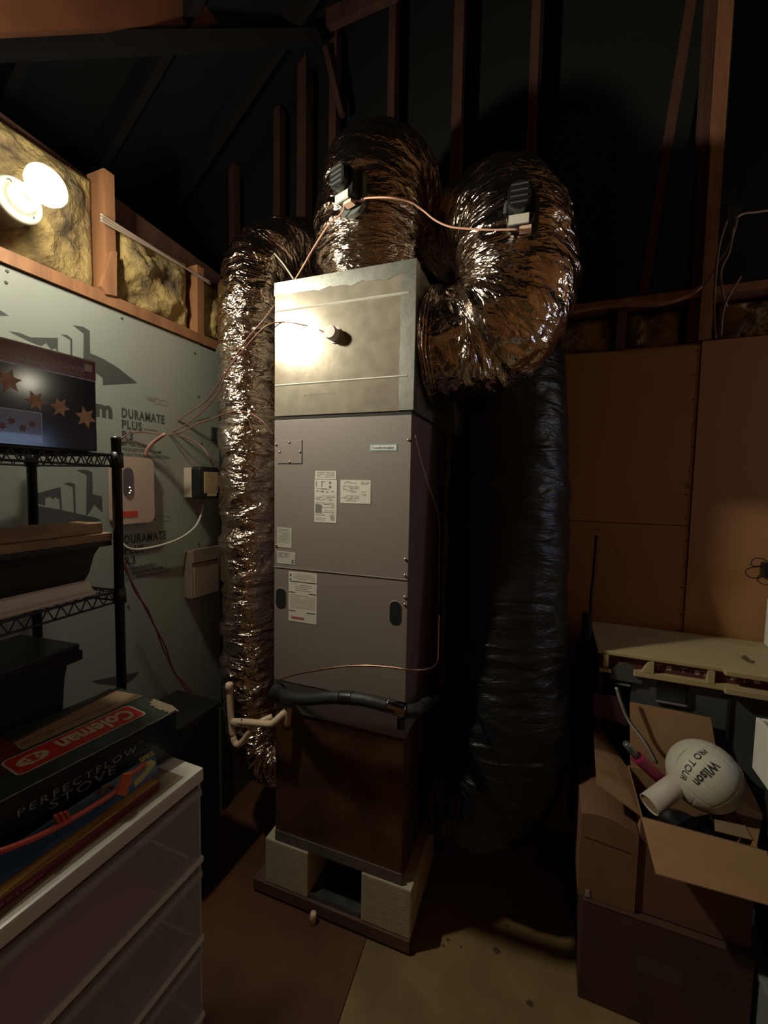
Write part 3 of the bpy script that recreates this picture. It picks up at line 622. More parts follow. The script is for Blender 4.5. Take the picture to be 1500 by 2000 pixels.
ob('tee', tube([P(455, 1411, y=YP_), P(472, 1411, y=YP_)], .0155, 18, 1), pvc, t, True)
ob('trap_adapter', tube([P(562, 1385, y=YP_+.02), P(561, 1398, y=YP_+.02), P(559, 1415, y=YP_+.02)], .0165, 18, 3), mat('pvc_pink', (.62, .42, .34), .45), t, True)
ob('zip_tie', tube([P(472, 1408-4, y=YP_-.014), P(471, 1418, y=YP_-.016)], .002, 8, 1), blackm, t)

# ============================================================ devices on the foam wall
t = thing('thermostat', (LX, 1.14, 1.5), 'beige wall thermostat with oval dark window and red label behind the shelf post', 'thermostat')
be = mat('beige_plastic', (.50, .36, .28), .5); 
ob('housing', prism([(LX+.001, y, z) for y, z in rrect(1.118, 1.628, .165, .25, .02, 5)], (.028, 0, 0)), be, t, bevel=.003)
ob('window', prism([(LX+.029, y, z) for y, z in rrect(1.090, 1.660, .038, .105, .0185, 6)], (.004, 0, 0)), mat('grey_window', (.10, .085, .10), .12), t)
for dy, dz in ((.002, .0), (.006, -.012), (.001, -.02)):
    ob('indicator', lathe([(0, .0012), (.0022, .0008), (.0025, 0)], (LX+.033, 1.092+dy, 1.640+dz), NX, 8), mat('led', (1, .9, .7), .3, emit=((1, .8, .5), 3)), t)
rl = ob('red_label', prism([(LX+.029, y, z) for y, z in rrect(1.094, 1.540, .066, .022, .006, 4)], (.0012, 0, 0)), mat('red_label', (.55, .05, .03), .5), t)
t = thing('transformer', (LX, 1.5, 1.6), 'black framed transformer with beige label beside the slim duct', 'transformer')
ya, yb = P(389, 940, x=LX+.09).y, P(429, 940, x=LX+.09).y; za, zb = P(410, 974, x=LX+.09).z, P(410, 912, x=LX+.09).z
pr = (ya, yb, za, zb); HY = yb-ya; HZ = zb-za
bm = prism([(LX+.045, y, z) for y, z in rrect((pr[0]+pr[1])/2, (pr[2]+pr[3])/2, pr[1]-pr[0], pr[3]-pr[2], .016, 4)], (.045, 0, 0))
ob('core', bm, black, t, bevel=.003)
ob('label_plate', bx(LX+.09, LX+.094, ya+HY*.22, yb-HY*.12, za+HZ*.18, zb-HZ*.16), mat('tan_label', (.42, .30, .18), .55), t)
text('printed_text', 'UNIT', (LX+.0945, ya+HY*.42, zb-HZ*.30), YP, ZP, .018, .006, ink, t, 0, .0006)
ob('label_tag', bx(LX+.09, LX+.0945, ya+HY*.36, yb-HY*.2, za+HZ*.08, za+HZ*.17), mat('tan_label_pale', (.52, .42, .28), .55), t)
ob('junction_box', bx(LX+.001, LX+.045, P(374, 940, x=LX+.045).y, P(374, 940, x=LX+.045).y+.12, za+.006, zb-.006), mat('box_beige', (.52, .42, .33), .5), t)
t = thing('electrical_box', (LX, 1.48, 1.125), 'dusty beige outdoor electrical box low on the foam wall with flip lid', 'electrical box')
eb = mat('dusty_beige', (.25, .19, .145), .6, var=.25, vscale=20)
e0, e1 = P(375, 1110, x=LX+.05).y, P(427, 1110, x=LX+.05).y
ob('box_body', bx(LX+.001, LX+.05, e0, e1, 1.15, 1.36), eb, t, bevel=.004)
ob('lid', bx(LX+.05, LX+.062, e0-.004, e1+.004, 1.31, 1.37), eb, t, bevel=.003)
ob('cover', bx(LX+.0505, LX+.058, e0+.006, e1-.006, 1.155, 1.305), mat('dusty_beige2', (.30, .23, .17), .6), t, bevel=.002)
t = thing('switch_plate', (LX, 1.558, 1.86), 'small dark green square plate on the foam wall near the slim duct', 'plate')
ob('plate', bx(LX+.001, LX+.012, 1.528, 1.59, 1.862, 1.922), mat('dark_green', (.035, .05, .047), .35), t, bevel=.002)
wire([P(396, 985, x=LX+.03), P(393, 1005, x=LX+.03), P(380, 1030, x=LX+.03), P(350, 1052, x=LX+.03), P(310, 1066, x=LX+.025), P(270, 1073, x=LX+.02), P(250, 1070, x=LX+.02), P(240, 1062, x=LX+.015)], .0045, 'white cable drooping from the transformer across the foam wall', wire_w, 'cable', 'cable')
for k, off in enumerate((0, 6)):
    rc = [P(236+off, 1095, x=-1.44), P(262, 1145+off, x=-1.44), P(285+off*.5, 1190, x=-1.44), P(303, 1225, x=-1.44), P(318+off, 1265, x=-1.44), P(340, 1312, x=-1.44), P(362+off, 1345, x=-1.42), P(395, 1392+off, x=-1.38)]
    wire(rc, .0028, ['dark red cord slanting down the foam wall behind the shelf', 'thin maroon cord twisted around the red cord on the foam wall'][k], mat('red_cord', (.15, .015, .028), .6), 'cord', 'cord')

# ============================================================ WIRE SHELF (left)
chrome = mat('black_shelf_wire', (.02, .02, .022), .35, .3)
F0 = Vector((-1.128, .804, 0)); G0 = Vector((-1.45, .770, 0)); e_ = (G0-F0); wid = e_.length; e_.normalize(); fd = Vector((-e_.y, e_.x, 0)); fd = fd if fd.y < 0 else -fd
LEN = .62
S = lambda a, b, z: F0+e_*a+fd*b+Vector((0, 0, z))       # a across (0 front), b along the front towards the camera
sh = thing('wire_shelf', S(wid/2, LEN/2, 0), 'black wire shelving unit standing against the foam wall', 'shelf')
for a, b in ((0, 0), (wid, 0), (0, LEN), (wid, LEN)):
    ob('post', lathe([(0, 0), (.0125, 0), (.0125, 1.775), (.0135, 1.776), (.0135, 1.782), (.010, 1.786), (0, 1.787)], S(a, b, 0), (0, 0, 1), 20), black, sh, True)
for z in (.50, .93, 1.355, 1.735):
    bm = bmesh.new()
    cs = [(0, 0), (wid, 0), (wid, LEN), (0, LEN)]
    for i in range(4):
        (a0, b0), (a1, b1) = cs[i], cs[(i+1) % 4]
        p0, p1 = S(a0, b0, z), S(a1, b1, z); q0, q1 = S(a0, b0, z-.03), S(a1, b1, z-.03)
        sweep([p0, p1], .0035, 6, bm); sweep([q0, q1], .003, 6, bm)
        n = max(4, int((p1-p0).length/.032)); 
        for k in range(n):
            A0 = p0.lerp(p1, k/n); B0 = q0.lerp(q1, (k+.5)/n); A1 = p0.lerp(p1, (k+1)/n)
            sweep([A0, B0], .0016, 4, bm); sweep([B0, A1], .0016, 4, bm)
    n = 26
    for k in range(1, n): sweep([S(0, LEN*k/n, z+.002), S(wid, LEN*k/n, z+.002)], .0016, 4, bm)
    for a in (wid*.25, wid*.5, wid*.75): sweep([S(a, 0, z-.001), S(a, LEN, z-.001)], .003, 4, bm)
    ti = ob('wire_tier', bm, chrome, sh)
    for a, b in ((0, 0), (wid, 0), (0, LEN), (wid, LEN)):
        ob('collar', lathe([(.0128, -.034), (.0175, -.034), (.0155, .008), (.0128, .008)], S(a, b, z), (0, 0, 1), 16), black, ti, True)
# box of snowflake lights on top
th = math.radians(-3.0); sd = Vector((math.sin(th), -math.cos(th), 0)); sn = Vector((math.cos(th), math.sin(th), 0))   # sd: toward camera, sn: out of the face
E0 = Vector((-1.100, .733, 0)); BW, BZ0, BZ1 = .46, 1.7395, 1.966
X_ = -sd
def SB(s, z, o=0): return E0+sd*(BW-s)+sn*o+Vector((0, 0, z))           # s from the near (left) end
t = thing('light_box', E0+sd*BW/2-sn*.12+Vector((0, 0, BZ0)), 'glossy dark blue box of snowflake lights with a red band on top of the shelf', 'box')
navy = mat('navy_gloss', (.020, .022, .040), .12, spec=.5, var=.3, vscale=4); redb = mat('maroon_gloss', (.16, .012, .022), .2, coat=.4)
ob('carton', prism([SB(0, BZ0, 0), SB(BW, BZ0, 0), SB(BW, BZ0, -.26), SB(0, BZ0, -.26)], (0, 0, BZ1-BZ0)), navy, t, bevel=.002)
ZB = 1.9175
ob('red_band', prism([SB(0.001, ZB, .0004), SB(BW-.001, ZB, .0004), SB(BW-.001, BZ1-.0005, .0004), SB(.001, BZ1-.0005, .0004)], sn*.001), redb, t)
ob('lid_edge', prism([SB(0, BZ1-.003, .0), SB(BW, BZ1-.003, .0), SB(BW, BZ1+.001, .0), SB(0, BZ1+.001, .0)], sn*.002), mat('card_edge', (.45, .38, .3), .6), t)
pk = mat('pale_print', (.62, .42, .36), .5)
sy = lambda px_: BW-(E0.y-P(px_, 800, x=-1.10).y)/math.cos(th)
text('printed_text', 'CRYSTAL SNOWFLAKES', SB(sy(-14), 1.933, .0016), X_, ZP, sy(166)-sy(-14), .0105, pk, t, 0, .0003)
text('printed_text', 'SET OF 6', SB(sy(66), 1.949, .0016), X_, ZP, sy(106)-sy(66), .005, pk, t, 0, .0003)
text('printed_text', 'lights with clear wire for indoor or outdoor use', SB(sy(0), 1.923, .0016), X_, ZP, sy(160)-sy(0), .0035, pk, t, 0, .0003)
flat('silver_line', [[SB(0, ZB-.0016, 0), SB(BW, ZB-.0016, 0), SB(BW, ZB, 0), SB(0, ZB, 0)]], mat('silver_print', (.4, .38, .42), .3, .5), t, sn, .0008)
ob('price_sticker', prism([SB(sy(167), 1.938, .0014), SB(sy(181), 1.938, .0014), SB(sy(181), 1.955, .0014), SB(sy(167), 1.955, .0014)], sn*.0004), mat('price_paper', (.5, .42, .34), .5), t)
gold = mat('gold_print', (.80, .50, .27), .5, var=.3, vscale=60)
def flake(s, z, r, rot, m=gold):
    pts = []
    for k in range(24):
        a = rot+2*math.pi*k/24; rr = r*(1, .62, .5, .62)[k % 4]
        pts.append(SB(s+rr*.9*math.cos(a), z+rr*math.sin(a)))
    c = SB(s, z); return [[c, pts[i], pts[(i+1) % 24]] for i in range(24)]
F_ = lambda px_, py_, r: flake(sy(px_), P(px_, py_, x=-1.10).z, r*1.2, .3+px_)
flat('snowflake_print', F_(24, 743, .023), gold, t, sn, .0012)
for q_ in ((74, 783, .020), (119, 795, .021), (167, 815, .024)): flat('snowflake_print', F_(*q_), gold, t, sn, .0012)
iz0, iz1 = P(40, 862, x=-1.1).z, P(40, 800, x=-1.1).z
ob('inset_picture', prism([SB(sy(-40), iz0, .0), SB(sy(84), iz0, 0), SB(sy(84), iz1, 0), SB(sy(-40), iz1, 0)], sn*.0012), mat('silver_print', (.4, .38, .42), .3, .5), t)
ob('inset_face', prism([SB(sy(-40), iz0+.001, .001), SB(sy(84)-.001, iz0+.001, .001), SB(sy(84)-.001, iz1-.001, .001), SB(sy(-40), iz1-.001, .001)], sn*.001), mat('inset_brown', (.07, .018, .02), .2, coat=.4), t)
g2 = mat('gold_print_dim', (.30, .13, .08), .5)
for a, b in ((8, 831), (26, 822), (47, 836), (65, 828)): flat('snowflake_print', flake(sy(a), P(a, b, x=-1.1).z, .010, a), g2, t, sn, .0026)
# boards, bin and trim on the second tier
pk_ = mat('plank_wood', (.33, .20, .11), .65, var=.35, vscale=7, bump=.1, stretch=(6, .7, 6))
def plank(z0, z1, b0, a0, w, label):
    t = thing('board', S(a0+w/2, LEN*.45, z0), label, 'board')
    ob('plank', prism([S(a0, b0, z0), S(a0+w, b0, z0), S(a0+w, LEN+.05, z0), S(a0, LEN+.05, z0)], (0, 0, z1-z0)), pk_, t, bevel=.0015)
bin_z = 1.498
plank(bin_z+.001, bin_z+.022, .01, .01, .10, 'lower reddish wood board lying on the black bin, second tier of shelf')
plank(bin_z+.023, bin_z+.051, .03, .02, .09, 'upper reddish wood board lying on another board, second tier of shelf')
def taper_bin(a0, a1, b0, b1, z0, z1, label, rim=.018, m=black, curve=.05):
    t = thing('storage_bin', S((a0+a1)/2, (b0+b1)/2, z0), label, 'bin')
    bm = bmesh.new(); rings = []
    for k, (h, i) in enumerate(((0, 1.0), (.15, .62), (.4, .35), (.75, .18), (.9, 0))):
        ins = curve*i; z = z0+(z1-z0)*h
        rings.append([bm.verts.new(S(a0+ins*.3, b0+ins, z)), bm.verts.new(S(a1-ins*.3, b0+ins, z)), bm.verts.new(S(a1-ins*.3, b1-ins, z)), bm.verts.new(S(a0+ins*.3, b1-ins, z))])
    for i in range(4):
        for k in range(4): bm.faces.new([rings[i][k], rings[i][(k+1) % 4], rings[i+1][(k+1) % 4], rings[i+1][k]])
    bm.faces.new(rings[0][::-1]); bm.faces.new(rings[-1])
    ob('bin_body', bm, m, t)
    ob('rim', prism([S(a0-rim*.3, b0-rim, z1-(z1-z0)*.1), S(a1+rim*.3, b0-rim, z1-(z1-z0)*.1), S(a1+rim*.3, b1, z1-(z1-z0)*.1), S(a0-rim*.3, b1, z1-(z1-z0)*.1)], (0, 0, (z1-z0)*.1)), m, t, bevel=.002)
    return t
taper_bin(.02, .20, .04, .60, 1.361, bin_z, 'black curved plastic tray bin under the wood boards', .03, black, .075)
t = thing('trim_moulding', S(-.0, .3, 1.357), 'white shaped trim moulding lying on the front of the second tier', 'moulding')
prof = [(0, 0), (.03, 0), (.034, .004), (.034, .010), (.024, .014), (.016, .022), (.012, .034), (.004, .038), (0, .038)]
ob('strip', prism([S(.028-a, .075, 1.361+z) for a, z in prof], fd*.55), mat('white_paint', (.66, .60, .54), .4), t)
# dark bins on lower tier
taper_bin(.07, .29, .10, .60, .937, 1.20, 'black lidded bin on the third tier of the shelf', .035, blackm, .04)
t = thing('toner_lid', S(.12, .3, 1.203), 'black flat lid resting on the lower black bin', 'lid')
ob('lid_plate', prism([S(.05, .08, 1.203), S(.27, .08, 1.203), S(.27, .58, 1.203), S(.05, .58, 1.203)], (0, 0, .022)), black, t, bevel=.004)
# black tub on floor past the shelf
t = thing('storage_tub', (-1.34, 1.17, 0), 'black tub on the floor between the shelf and the slim duct', 'bin')
ob('tub_body', bx(-1.47, -1.24, 1.06, 1.30, 0, .74), blackm, t, bevel=.008); ob('tub_lid', bx(-1.475, -1.235, 1.055, 1.305, .742, .765), black, t, bevel=.006)

# ============================================================ DRAWER CART + boxes (front left)
fr_w = mat('cart_white', (.66, .67, .60), .3)
clear = mat('frosted_plastic', (.50, .51, .49), .38, alpha=.34)
dx1, dx0, dy0, dy1, dzt = -.750, -1.035, .10, .735, .985
dc = thing('drawer_cart', ((dx0+dx1)/2, (dy0+dy1)/2, 0), 'white plastic drawer cart with frosted see-through drawers, front left', 'drawer cart')
bm = bx(dx0, dx1, dy0, dy1, dzt-.035, dzt-.001); ob('top', bm, fr_w, dc, bevel=.006)
ob('top_shade_sheet', bx(dx0+.015, dx1-.016, dy0+.01, .690, dzt-.0012, dzt+.0002), mat('taupe_shade', (.27, .21, .15), .35), dc)  # thin sheet: brownish shade on the white top put into its colour
ob('back_panel', bx(dx0+.01, dx0+.015, dy0+.01, dy1-.01, .0, dzt-.037), mat('cart_dim', (.35, .35, .32), .5), dc)
hz = .205
for k in range(5):
    z1 = dzt-.037-k*hz; z0 = max(z1-hz+.006, .003)
    if z1 < .03: break
    # frame rail under each drawer
    ob('frame_rail', bx(dx1-.03, dx1-.002, dy0+.002, dy1-.001, z0-.004, z0+.012), fr_w, dc, bevel=.003)
    ob('frame_post', bx(dx0+.02, dx1-.008, dy1-.010, dy1-.004, z0+.012, z1), mat('frosted_side', (.50, .52, .50), .45, trans=.25), dc)
    dr = ob('drawer', bx(dx1-.010, dx1-.006, dy0+.008, dy1-.012, z0+.014, z1-.03), clear, dc)
    ob('drawer_lip', bx(dx1-.014, dx1+.004, dy0+.006, dy1-.010, z1-.028, z1-.010), mat('lip_plastic', (.50, .51, .48), .35, trans=.3), dr, bevel=.004)
    ob('drawer_side', bx(dx0+.03, dx1-.012, dy1-.020, dy1-.017, z0+.014, z1-.03), clear, dr)
    if k < 3:
        c = thing('folded_clothes', ((dx0+dx1)/2, .38, z0+.016), ['purple-pink cloth seen through the top drawer of the cart', 'brown cloth seen through the second drawer of the cart', 'grey cloth seen through the third drawer of the cart'][k], 'cloth')
        bm = bmesh.new(); nu, nv = 30, 20; g = []; hh = (.115, .10, .09)[k]
        for i in range(nu+1):
            row = []
            for j in range(nv+1):
                u = i/nu; v = j/nv; e = min(u*2.0, (1-u)*2.2, v*3.5, (1-v)*9); e = min(e, 1)
                z = z0+.017+hh*e**.5*(.85+.25*noise.noise(Vector((u*4, v*4, k*3.1))))
                row.append(bm.verts.new((dx0+.03+(dx1-.022-dx0-.03)*v, .16+(.62-.16)*u, z)))
            g.append(row)
        for i in range(nu):
            for j in range(nv): bm.faces.new([g[i][j], g[i+1][j], g[i+1][j+1], g[i][j+1]])
        ring_ = [g[i][0] for i in range(nu+1)]+[g[nu][j] for j in range(1, nv+1)]+[g[i][nv] for i in range(nu-1, -1, -1)]+[g[0][j] for j in range(nv-1, 0, -1)]
        bk = [bm.verts.new((v.co.x, v.co.y, z0+.0165)) for v in ring_]
        for i in range(len(ring_)): bm.faces.new([ring_[i], ring_[(i+1) % len(ring_)], bk[(i+1) % len(ring_)], bk[i]])
        ob('cloth', bm, mat('cloth_%d' % k, ((.62, .06, .28), (.20, .13, .08), (.13, .13, .12))[k], .9), c, True)
# stove box
ca_ = P(345, 1387, z=1.10); cb_ = P(0, 1565, z=1.10); cd = (cb_-ca_); cd.z = 0; cd.normalize(); cn = Vector((-cd.y, cd.x, 0)); cn = cn if cn.x > 0 else -cn
CL, CDp, CZ0, CZ1 = .56, .245, .987, 1.10
ca_ = Vector((ca_.x, ca_.y, 0))
def K(s, q, z): return ca_+cd*s-cn*q+Vector((0, 0, z))       # s: from far end to camera, q: depth from front face
t = thing('stove_box', K(CL/2, CDp/2, CZ0), 'worn dark green camping stove box with red and white label on the drawer cart', 'box')
dg = mat('dark_green_card', (.035, .052, .042), .38, var=.3, vscale=7, coat=.2); nb = mat('navy_card', (.010, .013, .017), .35, coat=.25)
ob('carton', prism([K(0, 0, CZ0), K(CL, 0, CZ0), K(CL, CDp, CZ0), K(0, CDp, CZ0)], (0, 0, CZ1-CZ0)), dg, t, bevel=.0025)
ob('front_face', prism([K(.002, -.0002, CZ0+.002), K(CL, -.0002, CZ0+.002), K(CL, -.0002, CZ1-.003), K(.002, -.0002, CZ1-.003)], cn*.0006), nb, t)
wed = mat('worn_edge', (.45, .42, .33), .6, var=.5, vscale=80)
ob('worn_edge', tube([K(s, .0, CZ1-.001+.0006*math.sin(s*90)) for s in np.linspace(.0, CL, 24)], .0011, 6, 1), wed, t)
# torn corner
rr_ = random.Random(3); tp = [K(.0+rr_.uniform(-.001, .003), q, CZ1+.0006+rr_.uniform(0, .0015)) for q in np.linspace(0, .09, 12)]; tq = [K(.010+rr_.uniform(0, .014), q, CZ1+.0008) for q in np.linspace(.09, .0, 12)]
ob('torn_corner', prism(tp+tq, (0, 0, .0008)), mat('torn_card', (.32, .25, .16), .8, var=.4, vscale=90), t)
ob('crushed_flap', prism([K(-.006, .0, CZ1-.006), K(-.010, .03, CZ1-.002), K(-.006, .10, CZ1-.001), K(.0, .10, CZ1-.001), K(.0, .0, CZ1-.004)], (0, 0, .0012)), mat('torn_card', (.32, .25, .16), .8), t)
TN = (0, 0, 1)
def ktop(pxs): 
    return [P(a, b, z=CZ1) for a, b in pxs]
flat('tan_band', [ktop([(227, 1349), (279, 1359), (44, 1466), (36, 1462), (26, 1451)])], mat('tan_print', (.34, .23, .14), .5), t, TN, .0005)
flat('red_patch', [ktop([(-20, 1440), (10, 1442), (38, 1465), (30, 1495), (-20, 1530)])], mat('dark_red_print', (.13, .02, .015), .5), t, TN, .0005)
flat('black_band', [ktop([(-20, 1466), (40, 1436), (215, 1345), (226, 1349), (26, 1451), (-10, 1482)])], mat('band_dark', (.06, .045, .035), .5), t, TN, .00045)
# label board: white outline, red field
lb0, lb1, lq0, lq1 = .0, .0, .0, .0
def toK(px_, py_):
    p = P(px_, py_, z=CZ1)-ca_; return p.dot(cd), -p.dot(cn)
k1 = toK(272, 1382); k2 = toK(24, 1527); k3 = toK(262, 1370); k4 = toK(15, 1503)
s0 = k1[0]; s1 = k2[0]; q0 = (k1[1]+k2[1])/2; q1 = (k3[1]+k4[1])/2
q0, q1 = min(q0, q1), max(q0, q1)
q0 = .046; q1 = .126
def rk(s0, s1, q0, q1, r, z): return [K(x, y, z) for x, y in rrect((s0+s1)/2, (q0+q1)/2, abs(s1-s0), abs(q1-q0), r, 5)]
s0 = .045; s1 = .300
flat('label_border', [rk(s0, s1, q0, q1, .012, CZ1)], mat('label_white', (.62, .58, .50), .45), t, TN, .0008)
flat('label_field', [rk(s0+.004, s1-.004, q0+.004, q1-.004, .010, CZ1)], mat('label_red', (.60, .028, .020), .4), t, TN, .0011)
cream = mat('label_cream', (.66, .58, .46), .45)
text('printed_text', 'Coleman', K(s0+.016, q1-.014, CZ1), cd, cn, (s1-s0)*.60, q1-q0-.026, cream, t, .035, .0015)
ex, ey = s1-.040, (q0+q1)/2
el = [K(ex+.027*math.cos(a), ey+.020*math.sin(a), CZ1) for a in [k*math.pi/12 for k in range(24)]]
flat('lantern_oval', [el], cream, t, TN, .0014)
LN = lambda pts: [K(ex+a, ey-b, CZ1) for a, b in pts]
flat('lantern_print', [LN([(-.006, -.014), (.006, -.014), (.008, -.004), (-.008, -.004)]), LN([(-.005, -.003), (.005, -.003), (.004, .008), (-.004, .008)]), LN([(-.011, .009), (.011, .009), (.004, .014), (-.004, .014)]), LN([(-.018, -.002), (-.010, -.006), (-.010, .004)]), LN([(.018, -.002), (.010, -.006), (.010, .004)])], mat('label_red', (.60, .028, .020), .4), t, TN, .0017)
gy = mat('pale_grey_print', (.33, .33, .30), .5)
text('printed_text', 'PERFECTFLOW STOVE', K(.05, .168, CZ1), cd, cn, .20, .012, mat('brown_print', (.14, .09, .05), .5), t, .0, .0009)
text('printed_text', 'PROPANE STOVE', K(.06, .196, CZ1), cd, cn, .15, .010, mat('tan_print', (.34, .23, .14), .5), t, 0, .0009)
def kx(px_, py_): # s of a pixel on the front face
    r = CW+CR*(px_-750)/FPX+CU*(1000-py_)/FPX
    rx, ry = r[0], r[1]; num = ca_.x*cn.x+ca_.y*cn.y; tt = num/(rx*cn.x+ry*cn.y)
    q = Vector((rx*tt, ry*tt, 0)); return (q-ca_).dot(cd)
sp0, sp1 = kx(34, 1590), kx(266, 1468)
text('printed_text', 'PERFECTFLOW', K(sp0, -.0006, 1.053), -cd, ZP, abs(sp1-sp0), .0145, gy, t, .0, .0005, sp=1.35)
text('printed_text', 'TM', K(kx(271, 1450), -.0006, 1.066), -cd, ZP, .010, .004, gy, t, .0, .0005)
text('printed_text', 'STOVE', K(kx(97, 1572), -.0006, 1.032), -cd, ZP, abs(kx(225, 1502)-kx(97, 1572)), .0175, gy, t, -.008, .0005, sp=1.2)
# game box under the toy pack
gx1 = -.782
t = thing('game_box', (-.82, .45, .986), 'thin gold and dark red game box lying in front of the stove box', 'box')
ob('box_body', bx(-.838, gx1, .14, .640, .9862, 1.003), mat('dark_red_card', (.16, .012, .016), .4), t, bevel=.001)
ob('box_top', bx(-.836, gx1-.001, .142, .638, 1.003, 1.0055), mat('gold_card', (.40, .22, .05), .4), t)
text('printed_text', 'ages 8 to adult  2 to 6 players', (gx1, .28, .991), YP, ZP, .13, .005, pk, t, 0, .0008)
# toy blister pack
t = thing('toy_pack', (-.82, .5, 1.008), 'blue carded toy pack with red plastic track lying before the stove box', 'toy package')
tz = 1.006
ob('card', prism([(-.850, .12, tz+.024), (-.812, .12, tz), (-.804, .655, tz), (-.842, .675, tz+.024)], (.001, 0, .0015)), mat('blue_card', (.045, .12, .27), .35, var=.3, vscale=8), t)
def CP(s, q, o=.0): # along y, across (0 near edge..1 far edge)
    a = Vector((-.805, s, tz+.002)); b = Vector((-.845, s, tz+.026)); return a.lerp(b, q)+Vector((.5, 0, .86))*o
ye = mat('yellow_print', (.68, .60, .06), .45)
flat('picture_print', [[CP(.600, .05, .001), CP(.615, .08, .001), CP(.635, .2, .001), CP(.655, .35, .001), CP(.665, .5, .001), CP(.658, .72, .001), CP(.640, .78, .001), CP(.625, .70, .001), CP(.645, .55, .001), CP(.632, .4, .001), CP(.605, .3, .001)]], ye, t, (.5, 0, .86), .0008)
text('printed_text', 'SPIKE', CP(.640, .86, .001), (0, 1, 0), (-.87, 0, .5), .034, .010, ye, t, .03, .0015)
red = mat('red_toy_plastic', (.50, .07, .045), .3)
tr_ = ob('toy_track', tube([P(-5, 1665, x=-.80), P(60, 1640, x=-.80), P(125, 1608, x=-.80), P(190, 1570, x=-.80), P(232, 1540, x=-.80), P(246, 1518, x=-.80), P(262, 1508, x=-.80), P(283, 1492, x=-.80)], .0052, 8, 6), red, t, True)
bm = bmesh.new()
for a, b in (((128, 1585), (140, 1605)), ((118, 1588), (130, 1610)), ((108, 1592), (120, 1614))): sweep([P(*a, x=-.80), P(*b, x=-.80)], .003, 8, bm)
ob('toy_ladder', bm, red, t)
ob('toy_block', prism([P(224, 1550, x=-.797), P(240, 1510, x=-.797), P(254, 1508, x=-.797), P(240, 1552, x=-.797)], (.010, 0, 0)), mat('orange_toy', (.62, .14, .04), .35), t)
ob('brown_toy', tube([P(195, 1552, x=-.81), P(200, 1540, x=-.81), P(212, 1533, x=-.81), P(220, 1540, x=-.81)], .004, 8, 6), mat('brown_toy', (.14, .07, .05), .5), t, True)
cl = mat('clear_blister', (.9, .92, .95), .08, trans=1.0)
bm = bmesh.new()
prism([CP(.13, .1, .004), CP(.655, .1, .004), CP(.655, .12, .0045), CP(.13, .12, .0045)], (-.03, 0, .017), bm)
ob('clear_cover', bm, cl, t)

# ============================================================ RIGHT: toy counter
tan = mat('tan_playboard', (.46, .37, .20), .55, var=.06, vscale=20); mar = mat('maroon_panel', (.10, .022, .025), .6); gry = mat('grey_playboard', (.085, .09, .088), .5, var=.3, vscale=5)
t = thing('toy_counter', (.7, 1.9, 0), 'tan topped toy counter with maroon frieze and grey windowed front by the back wall', 'toy')
TZ = 1.06; FY = 1.745
ob('counter_top', bx(.178, 1.25, FY, BY-.02, TZ-.014, TZ), tan, t, bevel=.003)
ob('counter_top', bx(.565, 1.25, FY-.022, FY+.1, TZ-.018, TZ-.0005), tan, t, bevel=.003)
ob('frieze_back', bx(.186, 1.24, FY+.022, FY+.03, TZ-.09, TZ-.015), mar, t)
bm = bmesh.new()
fz0, fz1 = P(1330, 1335, y=FY).z, P(1330, 1324, y=FY).z
ob('bottom_rail', bx(.30, 1.25, FY-.002, FY+.022, fz0, fz1), tan, t, bevel=.002)
ob('bottom_rail', bx(.568, 1.25, FY-.024, FY-.003, fz0-.002, fz1-.002), tan, t, bevel=.002)
al = P(1165, 1308, y=FY).z
ob('bottom_rail', bx(.186, .226, FY-.002, FY+.022, al-.004, al+.008), tan, t, bevel=.002)
for a, b in ((1177, 1187), (1270, 1276), (1383, 1396)):
    x0, x1 = P(a, 1315, y=FY).x, P(b, 1315, y=FY).x
    ob('frieze_post', bx(x0, x1, FY-.003, FY+.022, fz1-.002, TZ-.015), tan, t)
x0, x1 = P(1256, 1315, y=FY).x, P(1271, 1315, y=FY).x
ob('frieze_bracket', prism([(x0-.003, FY-.003, fz1), (x1, FY-.003, fz1), (x1, FY-.003, TZ-.018), (x1-.008, FY-.003, TZ-.018)], (0, .02, 0)), tan, t)
# arch in the left bay
xa, xb = .226, x0
arc = [(xa, fz1-.012)]+[(xa+(xb-xa)*k/10, fz1-.012+.03*math.sin(k/10*math.pi)) for k in range(11)]+[(xb, fz1-.012), (xb, fz0-.03), (xa, fz0-.03)]
ob('arch_panel', prism([(a, FY+.010, b) for a, b in arc[1:]], (0, .012, 0)), gry, t)
lil = mat('lozenge_grey', (.42, .37, .40), .6)
zc = (fz1+TZ-.016)/2; Lz = []
for kx_ in (1306, 1362, 1433, 1480, 1520): 
    x = P(kx_, 1315, y=FY+.02).x; r = .0105
    Lz.append([Vector((x+r*math.cos(a)*(1 if k % 2 else .8), FY+.0215, zc+r*math.sin(a)*(1 if k % 2 else .8))) for k, a in enumerate([j*math.pi/4 for j in range(8)])])
for kx_ in (1285, 1334, 1376, 1455):
    x = P(kx_, 1315, y=FY+.02).x; w = .011
    Lz += [[Vector((x-w, FY+.0215, zc+.009)), Vector((x+w, FY+.0215, zc+.009)), Vector((x+w, FY+.0215, zc+.006)), Vector((x-w, FY+.0215, zc+.006))], [Vector((x-.0015, FY+.0215, zc+.006)), Vector((x+.0015, FY+.0215, zc+.006)), Vector((x+.0015, FY+.0215, zc-.010)), Vector((x-.0015, FY+.0215, zc-.010))]]
flat('frieze_print', Lz, lil, t, (0, -1, 0), .0008)
ob('front_panel', bx(.30, 1.2, FY+.028, FY+.045, .30, fz0-.002), gry, t)
ob('side_panel', bx(.186, .205, FY+.03, BY-.03, 0, TZ-.015), mat('dark_maroon_board', (.035, .012, .014), .6), t)
ob('side_panel', bx(1.2, 1.22, FY+.03, BY-.03, 0, TZ-.015), gry, t)
